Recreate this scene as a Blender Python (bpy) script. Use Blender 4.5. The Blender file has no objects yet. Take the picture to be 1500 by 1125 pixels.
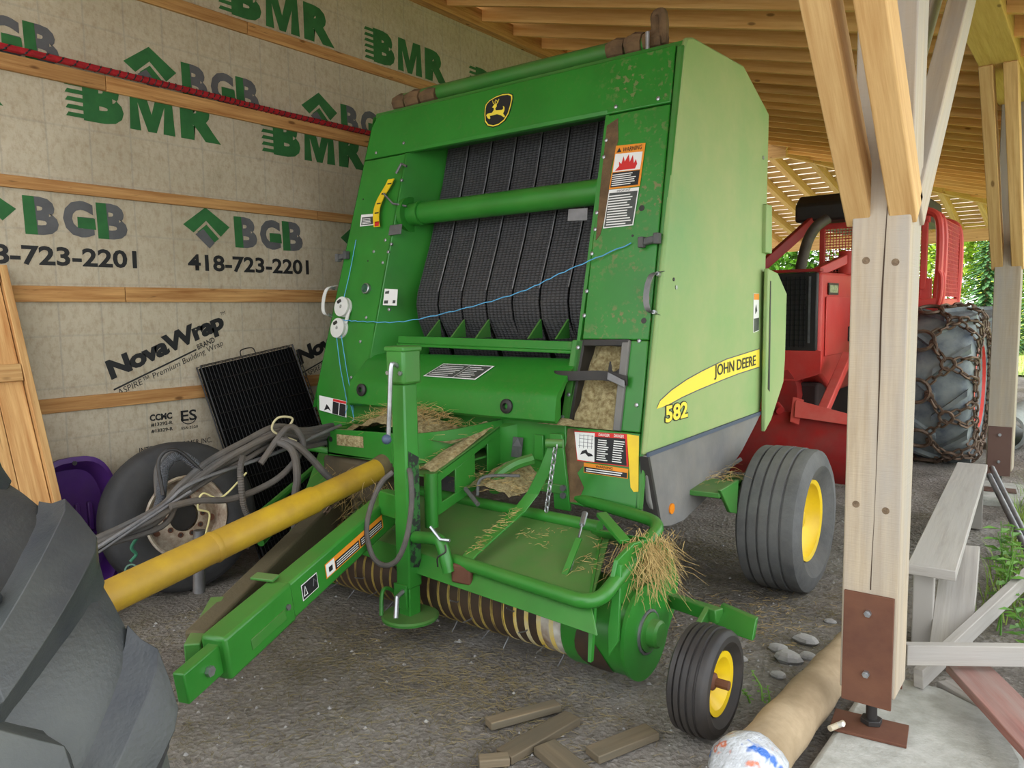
import bpy, math, random
from mathutils import Vector, Matrix, noise
random.seed(7)
SC = bpy.context.scene
COL = SC.collection
PI = math.pi
def V(*a): return Vector(a[0] if len(a) == 1 else a)

# ---------------------------------------------------------------- camera
FPX = 1127.0
phi, pit, rol = math.radians(37.3), math.radians(5.42), math.radians(0.8)
F0 = V(-math.sin(phi), math.cos(phi), 0); R0 = V(math.cos(phi), math.sin(phi), 0); UZ = V(0, 0, 1)
CF = F0*math.cos(pit) - UZ*math.sin(pit); U0 = F0*math.sin(pit) + UZ*math.cos(pit)
CR = R0*math.cos(rol) - U0*math.sin(rol); CU = U0*math.cos(rol) + R0*math.sin(rol)
cd = bpy.data.cameras.new('camera'); cam = bpy.data.objects.new('camera', cd); COL.objects.link(cam)
cd.sensor_width = 36.0; cd.lens = FPX/1500*36.0; cd.clip_start = 0.05; cd.clip_end = 400
cam.matrix_world = Matrix(((CR.x, CU.x, -CF.x, 0), (CR.y, CU.y, -CF.y, 0), (CR.z, CU.z, -CF.z, 1.65), (0, 0, 0, 1)))
SC.camera = cam

# ---------------------------------------------------------------- world, sun, exposure
SC.view_settings.view_transform = 'Standard'; SC.view_settings.look = 'None'
SC.view_settings.gamma = 1.0; SC.view_settings.use_curve_mapping = False
SC.view_settings.exposure = 1.1
wd = bpy.data.worlds.new('sky'); SC.world = wd; wd.use_nodes = True
nt = wd.node_tree; nt.nodes.clear()
o = nt.nodes.new('ShaderNodeOutputWorld'); bg = nt.nodes.new('ShaderNodeBackground')
bg.inputs[0].default_value = (0.92, 0.96, 1.0, 1); bg.inputs[1].default_value = 1.5
nt.links.new(bg.outputs[0], o.inputs[0])
sd = bpy.data.lights.new('sun', 'SUN'); sd.energy = 5.5; sd.angle = math.radians(1.0); sd.color = (1.0, 0.95, 0.86)
sun = bpy.data.objects.new('sun', sd); COL.objects.link(sun)
sun.rotation_euler = V(0.70, 0.28, -0.66).to_track_quat('-Z', 'Y').to_euler()

# ---------------------------------------------------------------- mesh builder
class G:
    def __init__(s): s.v = []; s.f = []; s.uv = []
    def add(s, vs, fs, uvs=None):
        n = len(s.v); s.v += [tuple(p) for p in vs]
        for i, f in enumerate(fs):
            s.f.append(tuple(n+k for k in f)); s.uv.append(uvs[i] if uvs else None)
        return s
    def beam(s, p0, p1, w, h, up=(0, 0, 1)):
        p0, p1 = V(p0), V(p1); d = (p1-p0); L = d.length; d = d/L; up = V(up)
        a = d.cross(up)
        if a.length < 1e-4: a = d.cross(V(1, 0, 0))
        a.normalize(); b = a.cross(d).normalized()
        c = [p + a*sx*w/2 + b*sy*h/2 for p in (p0, p1) for sx, sy in ((-1, -1), (1, -1), (1, 1), (-1, 1))]
        o = random.random()*9; q = random.random()*9
        fs = [(0, 1, 5, 4), (1, 2, 6, 5), (2, 3, 7, 6), (3, 0, 4, 7), (3, 2, 1, 0), (4, 5, 6, 7)]
        uvs = []; vv = q
        for k in range(4):
            ww = w if k % 2 == 0 else h
            uvs.append([(o, vv), (o, vv+ww), (o+L, vv+ww), (o+L, vv)]); vv += ww + .37
        uvs.append([(o, q), (o+w, q), (o+w, q+h), (o, q+h)]); uvs.append(uvs[-1])
        return s.add(c, fs, uvs)
    def box(s, c, size, rz=0, M=None):
        x, y, z = [k/2 for k in size]; M = M or Matrix.Rotation(rz, 3, 'Z'); c = V(c)
        vs = [c + M @ V(a*x, b*y, d*z) for d in (-1, 1) for a, b in ((-1, -1), (1, -1), (1, 1), (-1, 1))]
        return s.add(vs, [(3, 2, 1, 0), (4, 5, 6, 7), (0, 1, 5, 4), (1, 2, 6, 5), (2, 3, 7, 6), (3, 0, 4, 7)])
    def prism(s, pts, d):
        pts = [V(p) for p in pts]; d = V(d); n = len(pts)
        nn = V(0, 0, 0)
        for i in range(n): nn += (pts[i]-pts[0]).cross(pts[(i+1) % n]-pts[0])
        if nn.dot(d) > 0: pts = pts[::-1]
        vs = pts + [p+d for p in pts]
        fs = [tuple(range(n)), tuple(range(2*n-1, n-1, -1))] + [((i+1) % n, i, n+i, n+(i+1) % n) for i in range(n)]
        return s.add(vs, fs)
    def loft(s, rings, closed=True, caps=True):
        n = len(rings[0]); vs = [p for r in rings for p in r]; fs = []
        for i in range(len(rings)-1):
            for j in range(n if closed else n-1):
                k = (j+1) % n; fs.append((i*n+j, i*n+k, (i+1)*n+k, (i+1)*n+j))
        if caps and closed:
            fs.append(tuple(range(n-1, -1, -1))); fs.append(tuple(range((len(rings)-1)*n, len(rings)*n)))
        return s.add(vs, fs)
    def tube(s, pts, r, seg=10, caps=True, closed=False):
        pts = [V(p) for p in pts]; n = len(pts); rr = r if isinstance(r, (list, tuple)) else [r]*n
        rings = []; prev = None
        for i, p in enumerate(pts):
            if closed: t = pts[(i+1) % n]-pts[i-1]
            else: t = pts[min(i+1, n-1)]-pts[max(i-1, 0)]
            t.normalize()
            if prev is None:
                a = t.cross(V(0, 0, 1))
                if a.length < .05: a = t.cross(V(1, 0, 0))
            else: a = prev - t*prev.dot(t)
            a.normalize(); prev = a; b = t.cross(a)
            rings.append([p + (a*math.cos(2*PI*k/seg)+b*math.sin(2*PI*k/seg))*rr[i] for k in range(seg)])
        if closed: rings.append(rings[0]); return s.loft(rings, True, False)
        return s.loft(rings, True, caps)
    def cyl(s, p0, p1, r, seg=16, r1=None): return s.tube([p0, p1], [r, r if r1 is None else r1], seg)
    def lathe(s, prof, o, ax, seg=40, wrap=True):
        """prof [(r, h)] closed loop round axis ax through o"""
        o = V(o); ax = V(ax).normalized(); a = ax.cross(V(0, 0, 1))
        if a.length < .05: a = ax.cross(V(0, 1, 0))
        a.normalize(); b = ax.cross(a); n = len(prof)
        vs = []; fs = []
        for i in range(seg):
            t = 2*PI*i/seg; e = a*math.cos(t)+b*math.sin(t)
            vs += [o + e*r + ax*h for r, h in prof]
        for i in range(seg):
            k = (i+1) % seg
            for j in range(n if wrap else n-1):
                m = (j+1) % n
                fs.append((i*n+j, i*n+m, k*n+m, k*n+j))
        return s.add(vs, fs)
    def sphere(s, c, r, seg=10, rings=7, sc=(1, 1, 1)):
        c = V(c); vs = []; fs = []
        for i in range(rings+1):
            t = PI*i/rings
            for j in range(seg):
                u = 2*PI*j/seg
                vs.append(c+V(math.sin(t)*math.cos(u)*r*sc[0], math.sin(t)*math.sin(u)*r*sc[1], math.cos(t)*r*sc[2]))
        for i in range(rings):
            for j in range(seg):
                k = (j+1) % seg
                fs.append((i*seg+j, (i+1)*seg+j, (i+1)*seg+k, i*seg+k))
        return s.add(vs, fs)
    def put(s, name, m, parent=None, smooth=35, bevel=0, local=False, fix=False):
        me = bpy.data.meshes.new(name); me.from_pydata(s.v, [], s.f)
        if any(u for u in s.uv):
            ul = me.uv_layers.new(name='UVMap')
            for p, u in zip(me.polygons, s.uv):
                if u:
                    for li, c in zip(p.loop_indices, u): ul.data[li].uv = c
        me.materials.append(m); me.update()
        if fix:
            import bmesh
            b = bmesh.new(); b.from_mesh(me); bmesh.ops.recalc_face_normals(b, faces=b.faces); b.to_mesh(me); b.free()
        if smooth:
            me.polygons.foreach_set('use_smooth', [True]*len(me.polygons)); me.set_sharp_from_angle(angle=math.radians(smooth))
        ob = bpy.data.objects.new(name, me); COL.objects.link(ob)
        if bevel:
            b = ob.modifiers.new('bevel', 'BEVEL'); b.width = bevel; b.segments = 2; b.limit_method = 'ANGLE'; b.angle_limit = math.radians(40)
        if parent: adopt(ob, parent, local)
        return ob

def adopt(ob, parent, local=False):
    ob.parent = parent
    if not local and parent.type == 'EMPTY':
        ob.matrix_parent_inverse = parent.matrix_basis.inverted()
def tag(ob, label=None, cat=None, group=None, kind=None):
    if label: ob['label'] = label
    if cat: ob['category'] = cat
    if group: ob['group'] = group
    if kind: ob['kind'] = kind
    return ob
def thing(name, label, cat, loc=(0, 0, 0), group=None, rz=0):
    e = bpy.data.objects.new(name, None); COL.objects.link(e); e.empty_display_size = .1
    e.location = loc; e.rotation_euler = (0, 0, rz)
    return tag(e, label, cat, group)
def round_path(ps, r, n=6):
    ps = [V(q) for q in ps]; out = [ps[0]]
    for i in range(1, len(ps)-1):
        a, b, c = ps[i-1:i+2]; p0 = b+(a-b).normalized()*r; p1 = b+(c-b).normalized()*r
        out += [p0.lerp(b, t/n).lerp(b.lerp(p1, t/n), t/n) for t in range(n+1)]
    return out+[ps[-1]]
def curve_pts(ps, n=8):
    """Catmull-Rom through ps"""
    ps = [V(p) for p in ps]; q = [ps[0]*2-ps[1]]+ps+[ps[-1]*2-ps[-2]]; out = []
    for i in range(1, len(q)-2):
        a, b, c, d = q[i-1:i+3]
        for k in range(n):
            t = k/n
            out.append(0.5*((2*b)+(c-a)*t+(2*a-5*b+4*c-d)*t*t+(3*b-a-3*c+d)*t**3))
    return out+[ps[-1]]

# ---------------------------------------------------------------- materials
def lin(r, g, b):
    f = lambda c: (c/255/12.92) if c/255 <= .04045 else ((c/255+.055)/1.055)**2.4
    return (f(r), f(g), f(b), 1)
class NT:
    def __init__(s, name):
        s.m = bpy.data.materials.new(name); s.m.use_nodes = True; s.t = s.m.node_tree; s.n = s.t.nodes
        s.b = s.n['Principled BSDF']
    def new(s, t, **k):
        x = s.n.new(t)
        for a, b in k.items(): setattr(x, a, b)
        return x
    def l(s, a, b): s.t.links.new(a, b)
    def coord(s, which='Object', scale=(1, 1, 1)):
        tc = s.new('ShaderNodeTexCoord'); mp = s.new('ShaderNodeMapping'); mp.inputs['Scale'].default_value = scale
        s.l(tc.outputs[which], mp.inputs[0]); return mp.outputs[0]
    def noise(s, vec, scale, detail=4, rough=.6):
        x = s.new('ShaderNodeTexNoise'); x.inputs['Scale'].default_value = scale; x.inputs['Detail'].default_value = detail
        x.inputs['Roughness'].default_value = rough; s.l(vec, x.inputs['Vector']); return x.outputs[0]
    def ramp(s, fac, stops):
        x = s.new('ShaderNodeValToRGB'); e = x.color_ramp.elements
        while len(e) < len(stops): e.new(.5)
        for i, (p, c) in enumerate(stops):
            e[i].position = p; e[i].color = c if len(c) == 4 else (*c, 1)
        s.l(fac, x.inputs[0]); return x.outputs[0]
    def mix(s, fac, a, b, mode='MIX'):
        x = s.new('ShaderNodeMix', data_type='RGBA', blend_type=mode)
        for sock, val in ((x.inputs[0], fac), (x.inputs[6], a), (x.inputs[7], b)):
            if hasattr(val, 'links'): s.l(val, sock)
            else: sock.default_value = val
        return x.outputs[2]
    def math(s, op, a, b=0.0):
        x = s.new('ShaderNodeMath', operation=op)
        for sock, val in zip(x.inputs, (a, b)):
            if hasattr(val, 'links'): s.l(val, sock)
            else: sock.default_value = val
        return x.outputs[0]
    def bump(s, h, strength=.3, dist=.01):
        x = s.new('ShaderNodeBump'); x.inputs['Strength'].default_value = strength; x.inputs['Distance'].default_value = dist
        s.l(h, x.inputs['Height']); s.l(x.outputs[0], s.b.inputs['Normal'])
    def col(s, c):
        if hasattr(c, 'links'): s.l(c, s.b.inputs['Base Color'])
        else: s.b.inputs['Base Color'].default_value = c
    def end(s, rough=.5, metal=0, spec=.5):
        if hasattr(rough, 'links'): s.l(rough, s.b.inputs['Roughness'])
        else: s.b.inputs['Roughness'].default_value = rough
        s.b.inputs['Metallic'].default_value = metal; s.b.inputs['Specular IOR Level'].default_value = spec
        return s.m
BLK, WHT = (0, 0, 0, 1), (1, 1, 1, 1)
DUST = lin(150, 128, 98)
def mk(name, c, c2=None, scale=6, rough=.5, metal=0, dust=0, dustc=DUST, up=.0, bump=0, bscale=60, spec=.5, lo=.35, hi=.65, dscale=2.5):
    """two-tone noise + dust film: dust 0..1 overall amount, up = extra on upward faces"""
    n = NT(name); v = n.coord(); c2 = c2 or c
    col = n.mix(n.ramp(n.noise(v, scale), [(lo, BLK), (hi, WHT)]), c, c2)
    if dust or up:
        nz = n.ramp(n.noise(v, dscale, 8, .7), [(.3, BLK), (.75, WHT)])
        fac = n.math('MULTIPLY', nz, dust*1.6)
        if up:
            g = n.new('ShaderNodeNewGeometry'); sp = n.new('ShaderNodeSeparateXYZ'); n.l(g.outputs['Normal'], sp.inputs[0])
            u = n.math('MAXIMUM', n.math('SUBTRACT', sp.outputs[2], .35), 0)
            fac = n.math('ADD', fac, n.math('MULTIPLY', u, n.math('MULTIPLY', n.math('ADD', nz, .35), up*1.6)))
        fac = n.math('MINIMUM', fac, .95)
        col = n.mix(fac, col, dustc)
        rough = n.math('ADD', n.math('MULTIPLY', fac, .35), rough)
    n.col(col)
    if bump: n.bump(n.noise(v, bscale, 5), bump, .01)
    return n.end(rough, metal, spec)
def wood(name, light, dark, weather=None, rough=.75, knots=True, saw=0, spec=.3, grain=(1.6, 34), stain=0):
    n = NT(name); v = n.coord('UV', (grain[0], grain[1], 1))
    g = n.noise(v, 1.0, 5, .65); c = n.ramp(g, [(.3, dark), (.62, light)])
    v2 = n.coord('UV', (.5, 2.5, 1)); c = n.mix(n.ramp(n.noise(v2, 1.2, 3), [(.35, BLK), (.8, (.45, .45, .45, 1))]), c, dark)
    if knots:
        vo = n.new('ShaderNodeTexVoronoi'); vo.inputs['Scale'].default_value = 1; n.l(n.coord('UV', (2.6, 7, 1)), vo.inputs['Vector'])
        k = n.ramp(vo.outputs[0], [(.055, WHT), (.1, BLK)])
        c = n.mix(n.math('MULTIPLY', k, .75), c, (dark[0]*.3, dark[1]*.25, dark[2]*.2, 1))
    if stain:
        c = n.mix(n.math('MULTIPLY', n.ramp(n.noise(n.coord('UV', (1.6, 16, 1)), 1.7, 4, .7), [(.62, BLK), (.72, WHT)]), stain), c, lin(44, 32, 24))
    if weather:
        c = n.mix(n.ramp(n.noise(n.coord('UV', (.8, 5, 1)), 1.5, 5), [(.3, BLK), (.62, WHT)]), c, weather)
    oi = n.new('ShaderNodeObjectInfo'); hs = n.new('ShaderNodeHueSaturation'); n.l(c, hs.inputs['Color'])
    n.l(n.math('ADD', n.math('MULTIPLY', oi.outputs['Random'], .3), .86), hs.inputs['Value'])
    n.col(hs.outputs[0])
    h = n.noise(n.coord('UV', (3, 70, 1)), 1, 4)
    if saw: h = n.math('ADD', h, n.math('MULTIPLY', n.noise(n.coord('UV', (220, 5, 1)), 1, 2), saw))
    n.bump(h, .35, .004)
    return n.end(rough, 0, spec)
GREEN = mk('green_paint', lin(44, 132, 44), lin(38, 118, 38), 3, .32, dust=.06, up=.2, dustc=lin(120, 116, 72))
GREEND = mk('green_paint_dusty', lin(44, 128, 42), lin(54, 120, 48), 4, .4, dust=.14, up=.3, dustc=lin(126, 120, 84))
GREENS = mk('dusty_green_paint_with_reflection', lin(128, 164, 96), lin(112, 162, 92), 1.1, .45, dust=.5, dustc=lin(186, 184, 132), dscale=.9)  # dust film, with the roof and outside reflection painted into the pale tone
GREENH = mk('green_paint_mud_splashed', lin(44, 130, 42), lin(40, 120, 38), 3, .35, dust=.13, dustc=lin(128, 104, 72), dscale=11, up=.2)
MUD = mk('dried_mud', lin(122, 96, 66), lin(92, 72, 50), 9, .95, bump=.5)
YELLOW = mk('yellow_paint', lin(240, 206, 20), lin(228, 190, 18), 5, .4, dust=.1)
YELLOWD = mk('worn_yellow_plastic', lin(206, 168, 34), lin(178, 140, 36), 4, .45, dust=.28, dustc=lin(116, 92, 60))
RUBBER = mk('black_rubber', lin(34, 35, 38), lin(48, 49, 52), 7, .75, dust=.16, dustc=lin(110, 106, 98), bump=.15)
RUBBERD = mk('dusty_grey_rubber', lin(66, 68, 70), lin(88, 90, 91), 6, .85, dust=.3, dustc=lin(128, 124, 116), bump=.2)
RUBBERT = mk('tractor_tire_rubber', lin(34, 38, 46), lin(56, 60, 60), 2.2, .38, dust=.16, dustc=lin(112, 114, 102), bump=.15, bscale=90)
HOSE = mk('grey_hose_rubber', lin(76, 78, 80), lin(58, 60, 62), 12, .7, dust=.2)
BLACK = mk('black_plastic', lin(24, 25, 28), lin(34, 35, 38), 8, .5, dust=.06)
BLACKM = mk('black_wire_enamel', lin(16, 16, 18), None, 5, .5)
SKIRT = mk('grey_rubber_skirt', lin(122, 122, 120), lin(98, 100, 102), 3, .75, dust=.35, dustc=lin(138, 130, 116), bump=.1)
STEEL = mk('galvanised_steel', lin(186, 188, 190), lin(150, 152, 155), 12, .38, .85)
STEELD = mk('dull_grey_steel', lin(140, 142, 145), lin(110, 112, 116), 6, .5, .7, dust=.1)
RUST = mk('rusty_steel_plate', lin(104, 68, 50), lin(84, 50, 38), 5, .75, .1, dust=.12, dustc=lin(150, 96, 60), bump=.1, dscale=3)
BROWNM = mk('brown_primed_steel', lin(100, 74, 64), lin(92, 66, 58), 3, .6, .1)
RED = mk('pink_lit_red_paint', lin(214, 56, 48), lin(198, 46, 42), 2, .42, dust=.2, dustc=lin(214, 132, 118), up=.3)  # pinkish film paints in the light on the skidder's side along with dust
REDM = mk('scraped_red_paint', lin(176, 26, 26), lin(150, 22, 24), 3, .45, dust=.3, dustc=lin(120, 84, 74), dscale=5)
WHITEP = mk('white_plastic', lin(226, 226, 220), lin(210, 210, 204), 4, .45)
PURPLE = mk('purple_plastic', lin(82, 30, 128), lin(66, 22, 108), 3, .4, dust=.08)
CONC = mk('concrete', lin(186, 186, 180), lin(160, 160, 152), 14, .9, dust=.2, dustc=lin(120, 118, 96), bump=.5, bscale=70)
STONE = mk('grey_stone', lin(176, 174, 170), lin(140, 138, 136), 6, .9, bump=.5)
HAY = mk('dry_hay', lin(196, 170, 112), lin(156, 128, 76), 14, .9)
HAYG = mk('hay_chaff', lin(186, 172, 128), lin(132, 114, 74), 40, .95, bump=1.0, bscale=130)
RIMW = mk('rusty_white_rim', lin(210, 202, 184), lin(190, 176, 150), 3, .6, dust=.62, dustc=lin(96, 56, 32), dscale=13)
CHAIN = mk('rusty_chain_steel', lin(122, 100, 82), lin(88, 74, 64), 20, .6, .5)
SKTIRE = mk('muddy_skidder_tire', lin(72, 82, 98), lin(140, 150, 158), 4, .6, dust=.4, dustc=lin(124, 126, 104), bump=.4, bscale=24, dscale=4)
BLUETW = mk('blue_twine', lin(92, 168, 214), None, 4, .7)
GREENTW = mk('teal_cord', lin(60, 130, 100), None, 4, .7)
ORANGE = mk('orange_reflector', lin(238, 140, 30), None, 4, .3)
LBLACK = mk('print_black', lin(26, 26, 28), None, 5, .6)
LWHITE = mk('print_white', lin(232, 232, 228), None, 5, .6)
LRED = mk('print_red', lin(206, 38, 34), None, 5, .6)
LORANGE = mk('print_orange', lin(232, 144, 36), None, 5, .6)
LGREEN = mk('print_green', lin(36, 94, 46), lin(46, 108, 54), 8, .75)
LGREY = mk('print_grey', lin(84, 84, 86), lin(96, 96, 98), 8, .75)
LYEL = mk('print_yellow', lin(246, 222, 70), None, 5, .5)
LSTEEL = mk('etched_grey_plate', lin(58, 62, 60), lin(74, 78, 74), 20, .45)
LEAF = mk('green_leaves', lin(110, 156, 54), lin(76, 124, 42), 3, .6)
LEAFY = mk('sunlit_yellow_green_leaves', lin(196, 214, 92), lin(150, 184, 68), 2, .6)
SPRUCE = mk('spruce_needles', lin(66, 108, 54), lin(48, 86, 46), 3, .7)
BARK = mk('bark', lin(110, 92, 72), lin(76, 62, 48), 9, .9, bump=.6)
GRASS = mk('grass_blades', lin(104, 140, 50), lin(140, 160, 70), 2, .7)

WOODY = wood('fresh_spruce_lumber', lin(214, 178, 122), lin(180, 138, 84), saw=.4)
WOODR = wood('rafter_spruce_lumber', lin(238, 194, 122), lin(212, 156, 82), grain=(1.2, 26))
WOODB = wood('strapping_lumber', lin(204, 158, 100), lin(150, 100, 54), stain=.9)
WOODP = wood('rough_sawn_post', lin(186, 170, 144), lin(146, 128, 102), lin(158, 150, 138), saw=.9)
WOODG = wood('weathered_grey_board', lin(176, 170, 160), lin(132, 126, 118), lin(160, 156, 150), knots=False)
WOODD = wood('plank_door_pine', lin(212, 172, 114), lin(166, 114, 64), stain=.5)
WOODS = wood('dirty_scrap_wood', lin(148, 130, 104), lin(96, 82, 64), lin(104, 96, 80), knots=False)
WOODRED = wood('faded_red_board', lin(150, 98, 88), lin(110, 66, 60), lin(140, 120, 112), knots=False)

def m_wrap():
    n = NT('printed_building_wrap'); tc = n.new('ShaderNodeTexCoord'); sp = n.new('ShaderNodeSeparateXYZ'); n.l(tc.outputs['Object'], sp.inputs[0])
    v = n.coord()
    c = n.ramp(n.noise(v, 1.6, 4), [(.3, lin(178, 166, 142)), (.7, lin(198, 187, 164))])
    c = n.mix(n.ramp(n.noise(n.coord('Object', (1, 8, 5)), 3.5, 6, .7), [(.45, BLK), (.72, (.5, .5, .5, 1))]), c, lin(138, 110, 76))
    def lines(sock, per, w):
        m = n.math('MODULO', n.math('ADD', n.math('ADD', sock, n.math('MULTIPLY', n.noise(v, 2, 2), .02)), 50), per)
        return n.ramp(m, [(w*.6, WHT), (w, BLK)])
    f = n.math('MAXIMUM', lines(sp.outputs[1], .243, .012), n.math('MULTIPLY', lines(sp.outputs[2], .305, .014), .7))
    c = n.mix(n.math('MULTIPLY', f, .2), c, lin(96, 106, 116))
    n.col(c); n.bump(n.noise(n.coord('Object', (1, 2, 5)), 1.6, 4), .5, .03)
    return n.end(.55, 0, .4)
def m_ground():
    n = NT('dirt_and_gravel'); v = n.coord()
    c = n.ramp(n.noise(v, 1.1, 6, .65), [(.3, lin(94, 88, 80)), (.5, lin(136, 130, 122)), (.7, lin(162, 157, 150))])
    vo = n.new('ShaderNodeTexVoronoi'); vo.inputs['Scale'].default_value = 42; n.l(v, vo.inputs['Vector'])
    g = n.ramp(n.noise(v, 34, 3), [(.35, BLK), (.75, WHT)])
    bw = n.new('ShaderNodeRGBToBW'); n.l(vo.outputs['Color'], bw.inputs[0]); c = n.mix(n.math('MULTIPLY', g, .85), c, bw.outputs[0], 'SOFT_LIGHT')
    c = n.mix(n.ramp(n.noise(v, 60, 2), [(.6, BLK), (.7, (.6, .6, .6, 1))]), c, lin(168, 164, 158))
    hay = n.ramp(n.noise(n.coord('Object', (1, 1, 1)), .75, 5, .7), [(.5, BLK), (.66, (.65, .65, .65, 1))])
    hn = n.ramp(n.noise(n.coord('Object', (60, 25, 1)), 1.3, 4), [(.4, BLK), (.6, WHT)])
    c = n.mix(n.math('MULTIPLY', hay, hn), c, lin(120, 112, 74))
    n.col(c)
    h = n.math('ADD', n.math('MULTIPLY', vo.outputs[0], .5), n.noise(v, 30, 6, .7)); n.bump(h, .9, .03)
    return n.end(.95, 0, .2)
def m_translucent():
    n = NT('milky_roof_panel'); n.col(lin(232, 226, 216)); m = n.end(.6)
    t = n.new('ShaderNodeBsdfTranslucent'); t.inputs[0].default_value = lin(240, 236, 226)
    x = n.new('ShaderNodeMixShader'); x.inputs[0].default_value = .22
    out = n.n['Material Output']; n.l(n.b.outputs[0], x.inputs[1]); n.l(t.outputs[0], x.inputs[2]); n.l(x.outputs[0], out.inputs[0])
    return m
def m_belt():
    n = NT('diamond_tread_belt_rubber'); v = n.coord('Object', (1, 1, 1))
    ck = n.new('ShaderNodeTexVoronoi'); ck.inputs['Scale'].default_value = 1; ck.inputs['Randomness'].default_value = 0
    n.l(n.coord('UV', (60, 34, 1)), ck.inputs['Vector'])
    c = n.mix(n.ramp(ck.outputs[0], [(.3, BLK), (.55, WHT)]), lin(66, 66, 68), lin(34, 34, 36))
    c = n.mix(n.ramp(n.noise(v, 9, 4), [(.55, BLK), (.8, (.3, .3, .3, 1))]), c, lin(90, 86, 80))
    n.col(c); n.bump(n.ramp(ck.outputs[0], [(.3, WHT), (.5, BLK)]), .6, .004)
    return n.end(.55, 0, .4)
def m_speckle():
    n = NT('mud_speckled_green_paint'); v = n.coord()
    c = n.mix(n.ramp(n.noise(v, 3), [(.35, BLK), (.65, WHT)]), lin(44, 130, 42), lin(40, 120, 38))
    tc = n.new('ShaderNodeTexCoord'); sp = n.new('ShaderNodeSeparateXYZ'); n.l(tc.outputs['Object'], sp.inputs[0])
    side = n.ramp(n.math('ADD', sp.outputs[0], 3.0), [(.7, (.12, .12, .12, 1)), (1.0, WHT)])
    spk = n.ramp(n.noise(v, 34, 4, .6), [(.54, BLK), (.62, WHT)]); big = n.ramp(n.noise(v, 3.2, 4), [(.42, BLK), (.6, WHT)])
    f = n.math('MULTIPLY', n.math('MULTIPLY', spk, big), n.math('MULTIPLY', side, .75))
    n.col(n.mix(f, c, lin(140, 116, 84)))
    return n.end(n.math('ADD', n.math('MULTIPLY', f, .4), .34))
GREENH = m_speckle()
WRAP, GROUND, MILKY, BELT = m_wrap(), m_ground(), m_translucent(), m_belt()
LAWN = mk('lawn', lin(132, 158, 62), lin(170, 186, 92), .8, .9, bump=.6, bscale=30)

# ---------------------------------------------------------------- floor
def axis(a, b, s, lo, hi, big):
    out = []; x = lo
    while x < a: out.append(x); x += big
    x = a
    while x < b: out.append(x); x += s
    x = b
    while x < hi: out.append(x); x += big
    return out+[hi]
xs = axis(-5, 1, .07, -14, 14, 1.5); ys = axis(.4, 7, .07, -8, 60, 2)
def gz(x, y):
    h = (noise.noise(V(x*.7, y*.7, 3))*.03 + noise.noise(V(x*3, y*3, 9))*.012 + noise.noise(V(x*11, y*11, 1))*.006)
    if x < -4.6: h *= .3
    return h - .012
vs = [(x, y, gz(x, y)) for y in ys for x in xs]; nx = len(xs)
fs = [(j*nx+i, j*nx+i+1, (j+1)*nx+i+1, (j+1)*nx+i) for j in range(len(ys)-1) for i in range(nx-1)]
tag(G().add(vs, fs).put('floor', GROUND, smooth=180), 'dark gravel and dirt floor strewn with chaff', kind='structure')
g = G(); g.add([(-40, 21, .03), (40, 21, .03), (60, 120, .5), (-60, 120, .5)], [(0, 1, 2, 3)])
g.add([(.25, 7.0, .03), (9, 5, .03), (14, 21, .03), (1.5, 21, .03)], [(0, 1, 2, 3)])
tag(g.put('lawn', LAWN), 'sunlit lawn beyond the shed', kind='structure')

# ---------------------------------------------------------------- left wall with battens
WX = -4.85
wall = G().box((WX-.06, 5.25, 2.24), (.12, 14.5, 4.52)).put('wall_left', WRAP, smooth=0)
tag(wall, 'shed wall covered in printed building wrap', kind='structure')
def batten(z, y0, y1, w=.09, t=.022, dz=0):
    return G().beam((WX+t/2, y0, z), (WX+t/2, y1, z+dz), t, w).put('batten', WOODB, wall, bevel=.003)
for z, cuts, w in ((1.135, (-1.5, 3.05, 6, 9, 12.4), .085), (1.785, (-1.5, 2.385, 5.0, 8.6, 12.4), .092), (2.405, (-1.5, 3.9, 7.2, 10, 12.4), .068), (3.05, (-1.5, 2.345, 5.6, 9.3, 12.4), .09), (3.645, (-1.5, 3.35, 6.7, 10, 12.4), .085)):
    for a, b in zip(cuts, cuts[1:]): batten(z, a, b-.004, w)
G().beam((WX+.045, -1.5, 4.40), (WX+.045, 12.5, 4.40), .09, .16).put('top_plate', WOODB, wall, bevel=.004)

# lettering
BF = None
def letters(s, p0, u, v, m, name, parent, off=.0, lift=None, thick=.0, space=1.0):
    """text whose ink box fills p0 + a*u + b*v"""
    cu = bpy.data.curves.new('t', 'FONT'); cu.body = s; cu.offset = off; cu.space_character = space; cu.resolution_u = 3
    to = bpy.data.objects.new('t', cu); me = bpy.data.meshes.new_from_object(to)
    bpy.data.objects.remove(to); bpy.data.curves.remove(cu)
    c = [q.co for q in me.vertices]
    x0, x1 = min(q.x for q in c), max(q.x for q in c); y0, y1 = min(q.y for q in c), max(q.y for q in c)
    p0, u, v = V(p0), V(u), V(v); l = V(lift) if lift else u.cross(v).normalized()*.002
    for q in me.vertices:
        a, b = (q.co.x-x0)/(x1-x0), (q.co.y-y0)/(y1-y0)
        q.co = p0 + u*a + v*b + l
    me.materials.clear(); me.materials.append(m); me.name = name
    ob = bpy.data.objects.new(name, me); COL.objects.link(ob)
    if parent: adopt(ob, parent)
    return ob
def wtext(s, y0, z0, y1, z1, m, off=.02, name='printed_lettering', z0b=None, **k):
    dz = 0 if z0b is None else z0b-z0
    return letters(s, (WX, y0, z0), (0, y1-y0, dz), (0, 0, z1-z0), m, name, wall, off, (.0015, 0, 0), **k)
def wpoly(pts, m, name='printed_mark', lift=.0015):
    return G().add([(WX+lift, a, b) for a, b in pts], [tuple(range(len(pts)))]).put(name, m, wall, smooth=0)
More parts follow.
